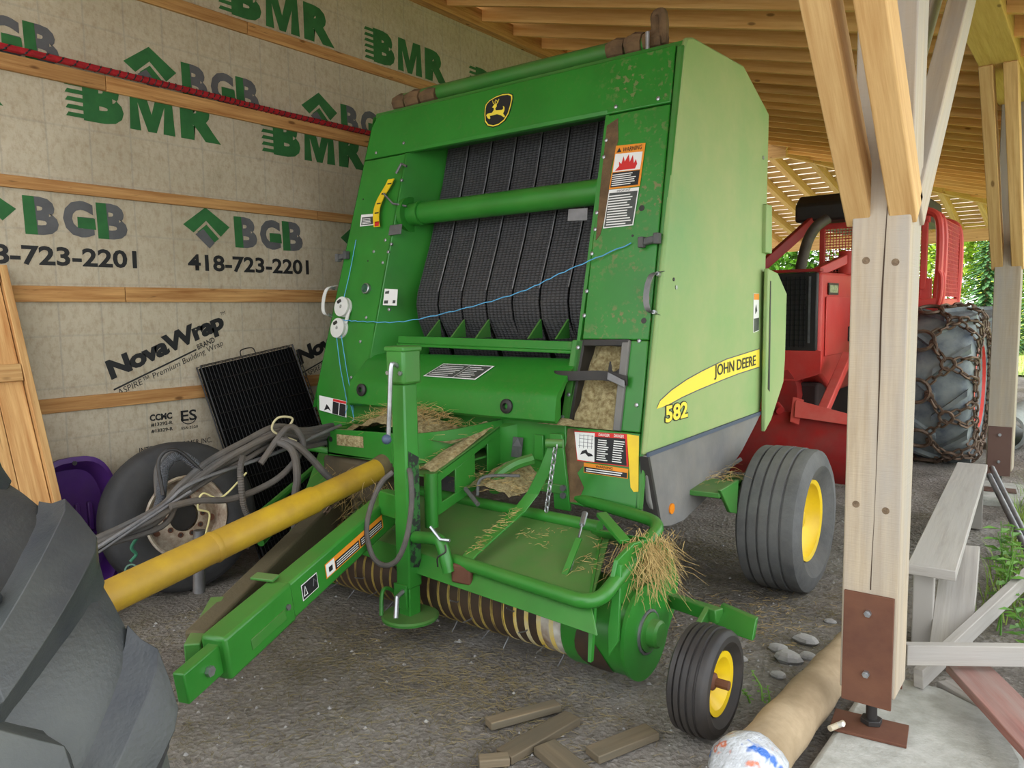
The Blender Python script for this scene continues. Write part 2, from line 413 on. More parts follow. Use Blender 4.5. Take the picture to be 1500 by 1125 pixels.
def bgb(y0, z0, h=.215):
    w = .60
    for k in range(3):
        a = y0+w*k/3
        wtext('BGB'[k], a+.005, z0, a+w/3-.02, z0+h, LGREY, .055)
        if k != 1: wpoly([(a, z0), (a+.065, z0), (a+.055, z0+h), (a-.005, z0+h)], LGREEN, lift=.0025)
        else: wpoly([(a+.085, z0+.055), (a+.19, z0+.05), (a+.185, z0+.115), (a+.085, z0+.12)], LGREEN, lift=.0025)
    c = y0-.21; zc = z0+.12
    R_ = .172
    wpoly([(c-R_, zc+.01), (c-.005, zc+.135), (c+R_, zc+.015), (c+.1, zc-.055), (c-.005, zc+.045), (c-.1, zc-.04)], LGREEN)
    wpoly([(c-.075, zc-.035), (c-.005, zc+.02), (c+.085, zc-.07), (c+.03, zc-.11)][::-1], LGREEN, lift=.0035)
    wpoly([(c-.09, zc-.05), (c-.03, zc-.01), (c+.05, zc-.10), (c+.01, zc-.14)][::-1], LGREY, lift=.0045)
def bmr(y0, z0, h=.27):
    for c, a_, b_ in (('B', .1, .34), ('R', .71, 1.0)): wtext(c, y0+a_, z0, y0+b_, z0+h, LGREEN, .07)
    mm = [(0, 0), (.07, 0), (.055, .17), (.115, 0), (.17, 0), (.23, .17), (.215, 0), (.295, 0), (.28, h), (.19, h), (.1425, .11), (.095, h), (.01, h)]
    wpoly([(y0+.375+q, z0+r) for q, r in mm], LGREEN)
    for k in range(6):
        z = z0+h*(.04+k*.165); wpoly([(y0+.0, z), (y0+.16, z), (y0+.16, z+h*.09), (y0+.015, z+h*.09)], LGREEN, lift=.0028)
for k in range(-1, 4): bgb(1.85+1.333*k, 2.122); bgb(1.515+1.333*k, 3.085)
for k in range(-1, 4): bmr(2.11+1.325*k, 2.812)
for k in range(0, 5): bmr(3.14+1.31*(k-1), 3.71)
for k in range(-1, 3): wtext('418-723-2201', 2.82+1.333*(k-0)-1.333*0, 1.948, 3.81+1.333*k, 2.06, LBLACK, .028)
for dy in (-1.42, 0, 1.42):
    letters('NovaWrap', (WX, 2.285+dy, 1.225), (0, .80, .305), (0, -.045, .15), LBLACK, 'printed_lettering', wall, .05, (.0015, 0, 0), space=.92)
    letters('TM', (WX, 3.045+dy, 1.645), (0, .035, .012), (0, -.008, .022), LBLACK, 'printed_lettering', wall, 0, (.0015, 0, 0))
    letters('BRAND', (WX, 2.862+dy, 1.417), (0, .13, .05), (0, -.012, .035), LBLACK, 'printed_lettering', wall, .02, (.0015, 0, 0))
    wpoly([(2.286+dy, 1.192), (2.851+dy, 1.415), (2.847+dy, 1.425), (2.282+dy, 1.202)], LBLACK)
    letters('ASPIRE™ Premium Building Wrap', (WX, 2.315+dy, 1.145), (0, .74, .285), (0, -.012, .05), LBLACK, 'printed_lettering', wall, 0, (.0015, 0, 0))
for dy in (0, 1.42):
    wtext('CCMC', 2.5+dy, .972, 2.652+dy, 1.016, LBLACK, .045)
    wtext('#13292-R', 2.505+dy, .935, 2.653+dy, .960, LBLACK, .03)
    wtext('#13329-R', 2.505+dy, .893, 2.653+dy, .918, LBLACK, .03)
    wtext('ES', 2.712+dy, .945, 2.825+dy, 1.018, LBLACK, .02)
    wtext('ESR-3220', 2.712+dy, .89, 2.83+dy, .908, LBLACK, .01)
    wtext('INTERTAPE POLYMER INC.', 2.42+dy, .776, 2.928+dy, .811, LBLACK, .01)
    ring = [(2.768+dy+.062*math.cos(t), .982+.062*math.sin(t)) for t in [math.radians(a) for a in range(200, 345, 12)]]
    ring += [(2.768+dy+.056*math.cos(t), .982+.056*math.sin(t)) for t in [math.radians(a) for a in range(344, 199, -12)]]
    wpoly(ring, LBLACK)
# red rope lying along the batten
rp = thing('rope', 'red and black braided rope stretched along the wall batten', 'rope', (WX+.03, 2.5, 3.1))
pts = curve_pts([(WX+.03, -1.0, 3.12), (WX+.03, 1.8, 3.122), (WX+.03, 2.86, 3.12), (WX+.03, 3.6, 3.112), (WX+.028, 4.6, 3.115), (WX+.03, 5.6, 3.11)], 30)
G().tube(pts, .02, 8).put('core', mk('red_rope', lin(176, 24, 34), lin(140, 16, 26), 30, .8), rp)
g = G(); hp = []
for i, p in enumerate(pts*1):
    for j in range(3):
        q = p.lerp(pts[min(i+1, len(pts)-1)], j/3); t = (i*3+j)*1.25
        hp.append(q+V(.0185*math.cos(t), 0, .0185*math.sin(t)))
g.tube(hp, .006, 5).put('tracer_strand', LBLACK, rp)

# ---------------------------------------------------------------- roof
RS = .25
def rz(x): return 4.40-RS*(x-WX)
def hipx(y): return WX+(y-13.3)*(4.25/5.9)
roof = thing('ceiling', 'open shed roof framing', None, (-2.5, 9, 4)); roof['kind'] = 'structure'
XE = .55
y = 5.39-.49*10; k = 0
while y < 19.0:
    x0 = WX if y < 13.3 else hipx(y)
    if x0 < XE-.3:
        G().beam((x0, y, rz(x0)+.095), (XE, y, rz(XE)+.095), .04, .19).put('rafter', WOODR, roof)
    y += .49
g = G()
t = .2
g.add([(WX-.3, .25, rz(WX-.3)+t), (XE+.1, .25, rz(XE+.1)+t), (XE+.1, 21, rz(XE+.1)+t), (hipx(19.2), 19.2, rz(hipx(19.2))+t), (WX, 13.3, rz(WX)+t), (WX-.3, 13.3, rz(WX-.3)+t)], [(0, 1, 2, 3, 4, 5)])
g.v += [(a, b, c+.05) for a, b, c in g.v]; g.f.append((11, 10, 9, 8, 7, 6)); g.uv.append(None)
g.put('roof_deck', WOODY, roof, smooth=0)
G().beam((WX, 13.3, rz(WX)+.06), (-.6, 19.2, 3.36), .07, .22).put('hip_rafter', WOODY, roof)
FS = (rz(WX)-3.30)/5.9
def fz(y): return rz(WX)-(y-13.3)*FS
x = -9.2
while x < -.6:
    y0 = 13.3+(x-WX)*(5.9/4.25)
    if x < -4.8: y0 = 13.35
    G().beam((x, y0, fz(y0)+.02), (x, 20.2, fz(20.2)+.02), .10, .15).put('jack_rafter', WOODY, roof)
    x += .56
y = 13.6; i = 0
while y < 20.3:
    x1 = min(hipx(y), XE) if y < 19.2 else -.5
    if x1 > -4.9:
        G().beam((-9.4, y, fz(y)+.106), (x1, y, fz(y)+.106), .19, .022, (0, FS, 1)).put('roof_slat', WOODY, roof)
    y += .29
G().add([(-9.4, 13.3, fz(13.3)+.19), (-4.9, 13.3, fz(13.3)+.19), (-.6, 19.25, fz(19.25)+.19), (-.4, 20.4, fz(20.4)+.19), (-9.4, 20.4, fz(20.4)+.19)], [(0, 1, 2, 3, 4)]).put('roof_panel', MILKY, roof, smooth=0)
y = 13.6
g = G()
while y < 20.2:      # short dark-edged shakes between the slats
    x = -9.3+random.random()*.2
    while x < min(max(hipx(y), -5), -.6)-.2:
        g.box((x, y+.145, fz(y+.14)+.15), (.12, .15, .012), 0, Matrix.Rotation(-math.atan(FS)-.10, 3, 'X')); x += .14+random.random()*.03
    y += .29
g.put('shakes', MILKY, roof, smooth=0)['kind'] = 'stuff'
G().beam((-9.4, 19.3, 3.13), (-.5, 19.3, 3.13), .09, .26).put('end_header', WOODY, roof)
BX = -.62
G().beam((BX, .3, 3.40), (BX, 19.3, 3.40), .24, .24).put('eave_beam', wood('yellow_pine_beam', lin(226, 190, 112), lin(196, 154, 76)), roof, bevel=.006)
G().beam((BX+.32, .3, 3.42), (BX+.32, 19.3, 3.42), .045, .2).put('eave_girt', WOODY, roof)
G().beam((-9.4, 13.2, 4.36), (-4.25, 13.2, 4.28), .09, .3).put('tie_beam', WOODY, roof)
G().beam((-4.75, 12.9, 4.5), (-4.15, 12.9, 4.22), .06, .09).put('tie_brace', WOODY, roof)

# ---------------------------------------------------------------- posts
def post(label, py, plate, zb=.2, first=False):
    e = thing('timber_post', label, 'post', (BX, py, 0), 'timber posts along the eave')
    L = lambda g, n, m, **k: g.put(n, m, e, local=True, **k)
    L(G().beam((0, 0, zb+.02), (0, 0, 3.3), .19, .19, (0, 1, 0)), 'shaft', WOODP, bevel=.006)
    if first:   # long drying check down the front face
        g = G(); zz = .62; a = []
        while zz < 3.2: a.append((.012+noise.noise(V(zz*2.2, 1, 4))*.008+.006*(zz-1.5), zz)); zz += .05
        g.add([(x-(.0018+.0012*math.sin(z_*5)), -.0965, z_) for x, z_ in a]+[(x+(.0018+.0012*math.sin(z_*5)), -.0965, z_) for x, z_ in a[::-1]], [tuple(range(2*len(a)))])
        for kx, kz in ((-.045, 1.81), (.05, 1.80), (-.055, .93), (.045, .92)):
            L(G().lathe([(.013, 0), (.013, .001), (.0005, .0015), (.0005, 0)], (kx, -.095, kz), (0, -1, 0), 12), 'knot', mk('dark_knot', lin(132, 112, 88), lin(98, 80, 60), 60, .8))
        L(g, 'drying_crack', mk('dark_crack', lin(60, 44, 30), None, 5, .9), smooth=0)
    for sx in (-.078, .066):
        for sy in (-1, 1):
            G().beam((sx, sy*.02, 1.98 if 1 else 2.2), (sx, sy*1.36, 3.32), .135, .085, (1, 0, 0)).put('brace', WOODP if sy > 0 else WOODY, e, local=True, bevel=.005)  # sun and shade put into colour: pale wood one way, warm the other
    for sy in (-1, 1):
        for bz in (.0, 1):
            pass
    L(G().box((0, -.101, zb+.19), (.17, .012, .42)), 'steel_plate', plate, bevel=.002)
    L(G().box((0, .101, zb+.19), (.17, .012, .42)), 'steel_plate', plate, bevel=.002)
    for bz in (.1, .33):
        L(G().cyl((.0, -.107, zb+bz), (.0, -.121, zb+bz), .013, 6).cyl((0, -.121, zb+bz), (0, -.128, zb+bz), .007, 8), 'bolt', STEEL)
    L(G().cyl((0, 0, .06), (0, 0, zb+.03), .02, 14), 'threaded_rod', BLACK)
    L(G().cyl((0, 0, .069), (0, 0, .088), .04, 6), 'nut', BLACK, bevel=.002)
    L(G().box((0, -.03, .062), (.26, .16, .012), .12), 'base_plate', plate, bevel=.002)
    return e
post('tall rough-sawn timber post with long drying crack, nearest to the camera', 3.045, RUST, .205, True)
post('timber post with brown steel base plates at the far end of the bench board', 7.72, BROWNM, .22)
post('timber post standing farthest along the shed eave', 12.5, BROWNM, .22)
g = G(); g.prism([(-.755, 2.15, -.2), (-.12, 2.3, -.2), (-.12, 3.1, -.2), (-.22, 3.42, -.2), (-.45, 3.55, -.2), (-.72, 3.55, -.2)], (0, 0, .255))
tag(g.put('concrete_footing', CONC, bevel=.03), 'rough concrete slab under the nearest timber post', 'footing')
g = G(); g.prism([(-1.0, 7.4, -.2), (-.1, 7.35, -.2), (.1, 7.7, -.2), (0, 8.1, -.2), (-.9, 8.1, -.2)], (0, 0, .255))
tag(g.put('concrete_footing', CONC, bevel=.03), 'concrete slab under the post beside the bench end', 'footing')
g = G(); g.prism([(-1.0, 12.1, -.2), (-.2, 12.1, -.2), (-.2, 12.9, -.2), (-1.0, 12.9, -.2)], (0, 0, .255))
tag(g.put('concrete_footing', CONC, bevel=.03), 'concrete slab under the farthest timber post', 'footing')
# ================================================================ round baler
bal = thing('round_baler', 'large green round hay baler with black belts parked beside the wrapped wall', 'baler', (-2.93, 4.3, 0))
FN = V(0, -1, .195).normalized()
def FY(z): return 3.394+.195*(z-.953)
def FP(x, z, off=0): return V(x, FY(z), z)+FN*off
def XL(z): return -4.06-(3.0-z)*.143
def XW(z): return -3.69-(2.7-z)*.095
XR, XS = -2.18, -1.75
def fplate(name, pts, m=None, t=.03, off=0, bevel=.006, par=None):
    return G().prism([FP(x, z, off-t) for x, z in pts], FN*t).put(name, m or GREEN, par or bal, bevel=bevel)
# front sheet metal
hp_ = [(XL(2.705), 2.705), (XL(2.95), 2.93), (XL(3.0)+.03, 2.985), (XL(3.0)+.08, 3.005), (-1.80, 3.005), (-1.80, 2.705)]
header = fplate('front_header_panel', hp_, GREENH)
lp = fplate('left_front_panel', [(XL(2.697), 2.697), (XW(2.697), 2.697), (XW(1.31), 1.31), (-3.95, 1.0), (XL(1.08)+.03, 1.05), (XL(1.12), 1.12)])
fplate('right_front_panel', [(XR, 2.697), (-1.80, 2.697), (-1.80, 1.495), (XR-.01, 1.495)], GREENH)
fplate('right_front_strip', [(-1.915, 1.492), (-1.80, 1.492), (-1.80, 1.035), (-1.93, 1.035)])
fplate('right_front_rail', [(XR-.075, 1.492), (XR, 1.492), (XR-.04, 1.035), (XR-.10, 1.035)], GREEND)
rlow = fplate('right_lower_panel', [(-2.29, 1.032), (-1.80, 1.032), (-1.77, .66), (-2.0, .63), (-2.23, .64)])
fplate('mud_smear', [(-2.285, 1.02), (-2.18, 1.025), (-2.08, 1.0), (-2.13, .93), (-2.09, .86), (-2.14, .8), (-2.09, .73), (-2.12, .65), (-2.2, .645), (-2.24, .82)], MUD, .002, .003, 0, rlow)
fplate('mud_smear', [(-2.165, 2.64), (-2.1, 2.67), (-2.085, 2.55), (-2.115, 2.4), (-2.1, 2.25), (-2.14, 2.05), (-2.165, 2.02), (-2.168, 2.3)], MUD, .002, .003, 0)
fplate('left_lower_panel', [(XL(1.12)-.0, 1.1), (-3.96, 1.03), (-3.98, .98), (-4.05, .8), (-4.2, .8), (XL(1.05), 1.02)], GREEN, .03, -.02)
# right edge strip and side panel
G().prism([FP(-1.795, z, -.03) for z in (.66, 3.0)]+[FP(-1.795, z, 0.0) for z in (3.0, .66)], (.04, 0, 0)).put('corner_post', GREEND, bal, bevel=.01)
side_pts = [(3.375, .93), (3.80, 2.99), (3.83, 3.04), (3.9, 3.06), (4.62, 3.085), (5.075, 2.89), (5.06, 2.0), (5.05, 1.11), (4.99, .96)]
sidep = G().prism([(XS, y, z) for y, z in side_pts], (-.03, 0, 0)).put('side_panel', GREENS, bal, bevel=.012)
tagp = sidep; sidep['label'] = 'dusty pale green right side panel'
skirt = G().prism([(XS+.01, y, z) for y, z in ((3.372, .93), (4.99, .957), (4.9, .9), (4.655, .757), (4.52, .70), (4.382, .634), (4.1, .565), (3.811, .505), (3.66, .51), (3.56, .53), (3.47, .6), (3.40, .7))], (-.025, 0, 0)).put('side_skirt', SKIRT, bal, bevel=.006)
G().prism([(XS+.02, 4.08, .655), (XS+.02, 4.64, .70), (XS+.02, 4.62, .722), (XS+.02, 4.1, .682)], (-.015, 0, 0)).put('skirt_rib', SKIRT, skirt, bevel=.004)
G().prism([(-1.772, 3.355, .925), (-1.728, 3.36, .925), (-1.728, 3.50, .535), (-1.75, 3.46, .56), (-1.772, 3.40, .64)], (0, .02, -.0)).put('skirt_front', BLACK, skirt)
G().beam((XS+.012, 3.375, .935), (XS+.012, 4.985, .962), .012, .02).put('skirt_trim', mk('blue_grey_trim', lin(70, 80, 100), None, 4, .6), skirt)
g = G(); g.lathe([(.028, 0), (.028, .008), (.001, .01), (.001, 0)], (XS+.01, 3.646, .607), (1, 0, 0), 20).put('reflector', ORANGE, skirt)
# dark slot and tailgate flange behind the side panel
G().prism([(-1.70, y, z) for y, z in ((4.95, .84), (4.96, 1.9), (5.15, 1.875), (5.34, 1.742), (5.33, 1.3), (5.305, 1.137), (5.07, .906))], (-.03, 0, 0)).put('tailgate_flange', GREENS, bal, bevel=.008)
G().prism([(-1.725, y, z) for y, z in ((4.98, 2.0), (5.10, 2.0), (5.085, 2.31), (4.98, 2.31))], (-.03, 0, 0)).put('tailgate_bracket', GREENS, bal, bevel=.006)
G().prism([(-1.697, y, z) for y, z in ((4.985, 1.12), (4.995, 1.82), (5.01, 1.82), (5.02, 1.1))], (-.001, 0, 0)).put('flange_slot', BLACK, bal)
# hull : left side, top, rear
n_ = 8; rings = []
zz_ = [1.0+2.0*i/7 for i in range(8)]
G().add([p for z in zz_ for p in ((XL(z), FY(z), z), (-4.12, 5.06, z))], [(2*i, 2*i+1, 2*i+3, 2*i+2) for i in range(7)]).put('left_side_panel', GREEN, bal, fix=False)
G().prism([(-4.07, y, z) for y, z in ((3.81, 2.98), (3.83, 3.03), (3.9, 3.055), (4.62, 3.08), (5.07, 2.885), (5.06, 2.85), (4.6, 3.04), (3.9, 3.02))], (2.3, 0, 0)).put('top_cover', GREEND, bal)
prof = [(4.9, 2.9), (5.6, 2.95), (6.2, 2.5), (6.5, 1.9), (6.4, 1.3), (6.0, .8), (5.3, .6), (4.9, .6)]
G().prism([(-3.55, y, z) for y, z in prof], (1.2, 0, 0)).put('tailgate', GREEN, bal, bevel=.03)
G().box((-2.95, 4.95, 1.9), (2.3, .03, 2.1)).put('rear_bulkhead', GREEND, bal)
G().box((-2.95, 4.3, .78), (2.2, 1.4, .05)).put('chamber_floor', BLACK, bal)
# window reveal
lw = [FP(XW(2.70), 2.70), FP(XW(1.31), 1.31), V(-3.66, 3.86, 1.31), V(-3.60, 4.06, 2.78)]
G().prism(lw, (-.02, 0, 0)).put('window_side_wall', GREEN, bal, bevel=.004)
G().prism([FP(XR, 2.70), FP(XR-.05, 1.31), V(-2.19, 3.86, 1.31), V(-2.17, 4.06, 2.70)], (.02, 0, 0)).put('window_side_wall', GREEN, bal)
G().prism([FP(-3.70, 2.705), FP(-2.17, 2.705), V(-2.17, 4.06, 2.76), V(-3.60, 4.06, 2.76)], (0, 0, .02)).put('window_top_wall', GREENH, bal)
for s in (-1,):
    pass
# belts
bx0, bx1, nb = -3.60, -2.20, 7
pit_ = (bx1-bx0)/nb
for i in range(nb):
    a = bx0+pit_*i+.008; b = bx0+pit_*(i+1)-.008
    gp = .02*((i*37) % 3)
    prof = [(4.06, 2.86), (3.965, 2.5), (3.83, 2.1), (3.70, 1.78), (3.685, 1.70), (3.70, 1.6), (3.80, 1.42), (3.90, 1.2), (3.95, 1.05)]
    sh = [0]*5+[.0, .012*(1 if i % 2 else -1), .022*(1 if i % 2 else -1), .03*(1 if i % 2 else -1)]
    g = G(); vv = []; L = 0; us = []
    for k, (y, z) in enumerate(prof):
        if k: L += math.hypot(y-prof[k-1][0], z-prof[k-1][1])
        us.append(L); vv += [(a+sh[k], y, z), (b+sh[k], y, z), (b+sh[k], y+.012, z+.004), (a+sh[k], y+.012, z+.004)]
    fs, uvs = [], []
    for k in range(len(prof)-1):
        for j in range(4):
            m = (j+1) % 4; fs.append((4*k+j, 4*k+m, 4*k+4+m, 4*k+4+j)); w0, w1 = (0, b-a) if j == 0 else ((b-a, b-a+.012))
            uvs.append([(us[k], w0), (us[k], w1), (us[k+1], w1), (us[k+1], w0)])
    g.add(vv, fs, uvs).put('belt', BELT, bal, smooth=50)
for i in range(1, nb):   # thin pale lacing edges between belts
    x = bx0+pit_*i
    G().tube([(x, 4.05, 2.85), (x, 3.955, 2.5), (x, 3.82, 2.1), (x, 3.69, 1.78)], .004, 5).put('belt_edge', STEELD, bal)
G().box((-2.9, 4.12, 1.9), (1.5, .02, 1.9)).put('chamber_darkness_sheet', BLACK, bal)  # black sheet stands for the darkness behind the belts
# cross tube with flanges and brackets
tz, ty = 2.30, FY(2.3)+.10
ct = G().cyl((-3.70, ty, tz), (-2.175, ty, tz), .072, 24).put('cross_tube', GREEN, bal)
G().cyl((-3.715, ty, tz), (-3.68, ty, tz), .115, 24).put('tube_flange', GREEN, ct)
G().cyl((-2.215, ty, tz), (-2.17, ty, tz), .085, 24).put('tube_flange', GREEN, ct)
G().cyl((-3.6, ty-.01, tz), (-3.57, ty-.01, tz), .079, 24).put('weld_ring', GREEN, ct)
fplate('steel_tab', [(-2.35, 2.20), (-2.225, 2.195), (-2.222, 2.128), (-2.348, 2.133)], STEELD, .006, .02, .002)
fplate('steel_tab', [(-3.755, 2.22), (-3.642, 2.222), (-3.644, 2.157), (-3.758, 2.154)], STEELD, .006, .02, .002)
# density pointer: curved yellow scale
sc_ = []
for k in range(11):
    t = k/10; z = 2.215+.31*t; x = -3.862-.035*math.sin(PI*min(1, t*1.15))+.085*t*t; sc_.append((x, z))
g = G(); g.prism([FP(x-.028, z, .03) for x, z in sc_]+[FP(x+.028, z, .03) for x, z in sc_[::-1]], FN*.006)
scale = g.put('bale_size_scale', YELLOW, bal)
for k in range(1, 10, 2):
    x, z = sc_[k]; fplate('scale_mark', [(x-.01, z-.004), (x+.027, z-.004), (x+.027, z+.004), (x-.01, z+.004)], LBLACK, .001, .038, 0, scale)
x, z = sc_[0]; fplate('scale_end', [(x-.02, z+.004), (x+.02, z+.004), (x+.02, z+.035), (x-.02, z+.035)], LRED, .001, .038, 0, scale)
G().tube([FP(-3.74, 2.56, .03), FP(-3.70, 2.62, .03), FP(-3.66, 2.60, .02)], .009, 6).put('scale_bracket', STEELD, scale)
G().tube([FP(-3.82, 2.43, .045), FP(-3.74, 2.36, .03), FP(-3.66, 2.35, -.02)], .007, 6).put('pointer_arm', STEELD, scale)
# lower cross bar with fins
G().prism([(-3.62, y, z) for y, z in ((3.56, 1.50), (3.54, 1.50), (3.535, 1.455), (3.52, 1.45), (3.52, 1.435), (3.56, 1.435))], (1.38, -.02, -.02)).put('cross_bar', GREENH, bal, bevel=.003)
for x in (-3.40, -3.19, -2.99, -2.60, -2.41):
    G().prism([(x, 3.56, 1.49), (x+.0, 3.70, 1.49), (x+.0, 3.69, 1.60)], (.012, 0, 0)).put('belt_guide_fin', GREEND, bal)
# hood
def hoodprof(x):
    return [(x, y, z) for y, z in ((3.56, 1.385), (3.50, 1.372), (3.42, 1.315), (3.34, 1.245), (3.31, 1.215), (3.297, 1.19), (3.285, 1.12), (3.283, 1.075), (3.30, 1.06), (3.34, 1.09), (3.34, 1.19), (3.40, 1.27), (3.56, 1.34))]
hood = G().loft([hoodprof(x) for x in (-3.83, -3.2, -2.8, -2.225)]).put('feed_hood', GREENH, bal, smooth=50)
G().add([(-3.83, 3.30, 1.06), (-3.83, 3.295, 1.19), (-3.83, 3.42, 1.315), (-3.83, 3.56, 1.385), (-3.86, 3.5, 1.36), (-3.95, 3.45, 1.2), (-3.98, 3.42, 1.03)], [(0, 1, 5, 6), (1, 2, 4, 5), (2, 3, 4)]).put('hood_end', GREEN, bal)
for x, z in ((-3.70, 1.165), (-2.54, 1.135)):
    k = G().lathe([(.04, 0), (.04, .012), (.028, .02), (.018, .02), (.016, 0)], (x, 3.287, z), (0, -1, .1), 20).put('rubber_grommet', BLACK, hood)
hd = [V(-3.225, 3.358, 1.262), V(-2.815, 3.353, 1.258), V(-2.742, 3.44, 1.332), V(-3.135, 3.442, 1.334)]
nn_ = (hd[1]-hd[0]).cross(hd[3]-hd[0]).normalized()
dp = G().prism([p+nn_*.006 for p in hd], nn_*.002).put('spec_plate', LWHITE, hood)
c_ = (hd[0]+hd[1]+hd[2]+hd[3])/4
def sub(a, b, c, d): # bilinear sub quad
    f = lambda u, v: hd[0].lerp(hd[1], u).lerp(hd[3].lerp(hd[2], u), v)+nn_*.009
    return [f(a, c), f(b, c), f(b, d), f(a, d)]
for a, b in ((.02, .56), (.57, .98)):
    G().add(sub(a, b, .05, .95), [(0, 1, 2, 3)]).put('plate_field', LSTEEL, dp, smooth=0)
for r_ in range(6):
    for a, b in ((.06, .52), (.61, .94)):
        f = lambda u, v: hd[0].lerp(hd[1], u).lerp(hd[3].lerp(hd[2], u), v)+nn_*.0095
        v0 = .14+.13*r_; b2 = b-random.random()*.12
        G().add([f(a, v0), f(b2, v0), f(b2, v0+.035), f(a, v0+.035)], [(0, 1, 2, 3)]).put('plate_line', LWHITE, dp, smooth=0)
# front frame plate under the hood
fr_ = G().box((-3.1, 3.40, .88), (1.75, .03, .36)).put('lower_front_frame', GREEN, bal, bevel=.005)
G().box((-3.1, 3.36, .71), (1.8, .09, .05)).put('lower_cross_member', GREEND, bal, bevel=.005)
# feed side chute on the right, full of chaff
G().prism([FP(-2.18, 1.49, -.12), FP(-1.92, 1.49, -.12), FP(-1.93, 1.035, -.16), FP(-2.24, 1.035, -.16)], FN*.01).put('chute_back', BLACK, bal)
G().prism([FP(-2.20, 1.49, -.15), FP(-2.17, 1.49, -.15), FP(-2.21, 1.035, -.15), FP(-2.24, 1.035, -.15)], FN*.15).put('chute_side', BLACK, bal)
cb = G().prism([FP(-1.94, 1.492, -.05), FP(-1.895, 1.492, -.05), FP(-1.905, 1.035, -.05), FP(-1.945, 1.035, -.05)], FN*.07).put('chute_frame_bar', SKIRT, bal, bevel=.006)
G().beam(FP(-2.17, 1.475, .01), FP(-1.9, 1.48, .01), .02, .035).put('chute_top_bar', BLACK, bal, bevel=.004)
st = G().tube(curve_pts([FP(-2.32, 1.295, .0), FP(-2.30, 1.295, .035), FP(-2.2, 1.295, .04), FP(-2.0, 1.30, .03), FP(-1.9, 1.29, .02)], 6), .008, 6)
g = G(); pp = curve_pts([FP(-2.325, 1.295, -.01), FP(-2.315, 1.295, .035), FP(-2.2, 1.295, .045), FP(-2.02, 1.305, .03), FP(-1.88, 1.285, .025)], 6)
g.loft([[p+V(0, 0, .025), p+V(0, 0, -.025), p+V(0, 0, -.025)+FN*.008, p+V(0, 0, .025)+FN*.008] for p in pp]).put('rubber_strap', BLACK, bal)
fplate('strap_hook', [(-1.99, 1.325), (-1.89, 1.285), (-1.885, 1.25), (-1.99, 1.285)], STEELD, .006, .045, .002)
g = G(); N = 14; M_ = 20     # chaff surface in the chute
vs = []
for j in range(M_):
    for i in range(N):
        u, v = i/(N-1), j/(M_-1); z = 1.035+.44*v; x = (-2.235+.04*v)*(1-u)+(-1.935)*u
        d = -.02-.085*v+noise.noise(V(x*14, z*14, 2))*.02
        if .52 < v < .85 and u > .45: d -= .05*(1-abs(v-.7)*4)
        vs.append(FP(x, z, d))
g.add(vs, [(j*N+i, j*N+i+1, (j+1)*N+i+1, (j+1)*N+i) for j in range(M_-1) for i in range(N-1)])
g.put('packed_chaff', HAYG, bal, smooth=60)['kind'] = 'stuff'
# top round rail and its caked hose ends
tr_ = G().tube([(-3.92, 3.93, 3.105), (-3.6, 3.95, 3.115), (-2.2, 3.95, 3.105), (-2.0, 3.93, 3.09)], .05, 16).put('top_rail', GREEND, bal)
g = G()
for a, b, r in ((-3.97, -3.86, .062), (-3.85, -3.72, .066), (-3.715, -3.58, .055), (-2.27, -2.16, .062), (-2.15, -2.05, .068), (-2.04, -1.93, .064)):
    m_ = (a+b)/2; G().tube([(a, 3.93, 3.095), (m_, 3.93, 3.10), (b, 3.93, 3.095)], [r*.85, r, r*.9], 9).put('caked_hose_end', MUD, bal)
hs = G(); hs.tube(curve_pts([(-2.02, 3.92, 3.10), (-1.97, 3.91, 3.13), (-1.965, 3.9, 3.17), (-1.965, 3.9, 3.215), (-1.93, 3.9, 3.22), (-1.92, 3.9, 3.17), (-1.92, 3.9, 3.12), (-1.93, 3.92, 3.08)], 5), .028, 9).put('looped_hose', MUD, bal)
G().cyl((-1.985, 3.84, 3.03), (-1.985, 3.84, 3.12), .012, 8).put('hose_fitting', STEEL, bal)
# bolts on the sheet metal
for x, z in ((-3.99, 2.74), (-3.73, 2.77), (-1.87, 2.735), (-2.12, 2.735), (-2.16, 2.56), (-2.165, 2.47), (-2.175, 2.17), (-2.175, 2.08), (-2.18, 1.95), (-2.19, 1.75), (-2.19, 1.62), (-2.21, 1.45), (-2.24, 1.2), (-2.265, 1.08), (-1.85, 1.49), (-3.9, 2.06), (-3.76, 2.05), (-3.80, 1.98), (-3.9, 1.62), (-3.93, 1.46), (-3.98, 1.22), (-3.80, 2.13), (-3.71, 2.52), (-3.69, 1.67), (-3.74, 2.10), (-1.83, 1.17)):
    G().lathe([(.011, -.005), (.011, .006), (.004, .009), (.0005, .009), (.0005, -.005)], FP(x, z), FN, 8).put('bolt', STEEL, bal)
for x, z, r in ((-1.907, 2.17, .016), (-1.835, 1.592, .015), (-1.945, 2.03, .007), (-4.07, 2.43, .006), (-3.95, 2.0, .006)):
    G().lathe([(r, 0), (r, .0015), (.0005, .0015), (.0005, 0)], FP(x, z), FN, 14).put('panel_hole', BLACK, bal)
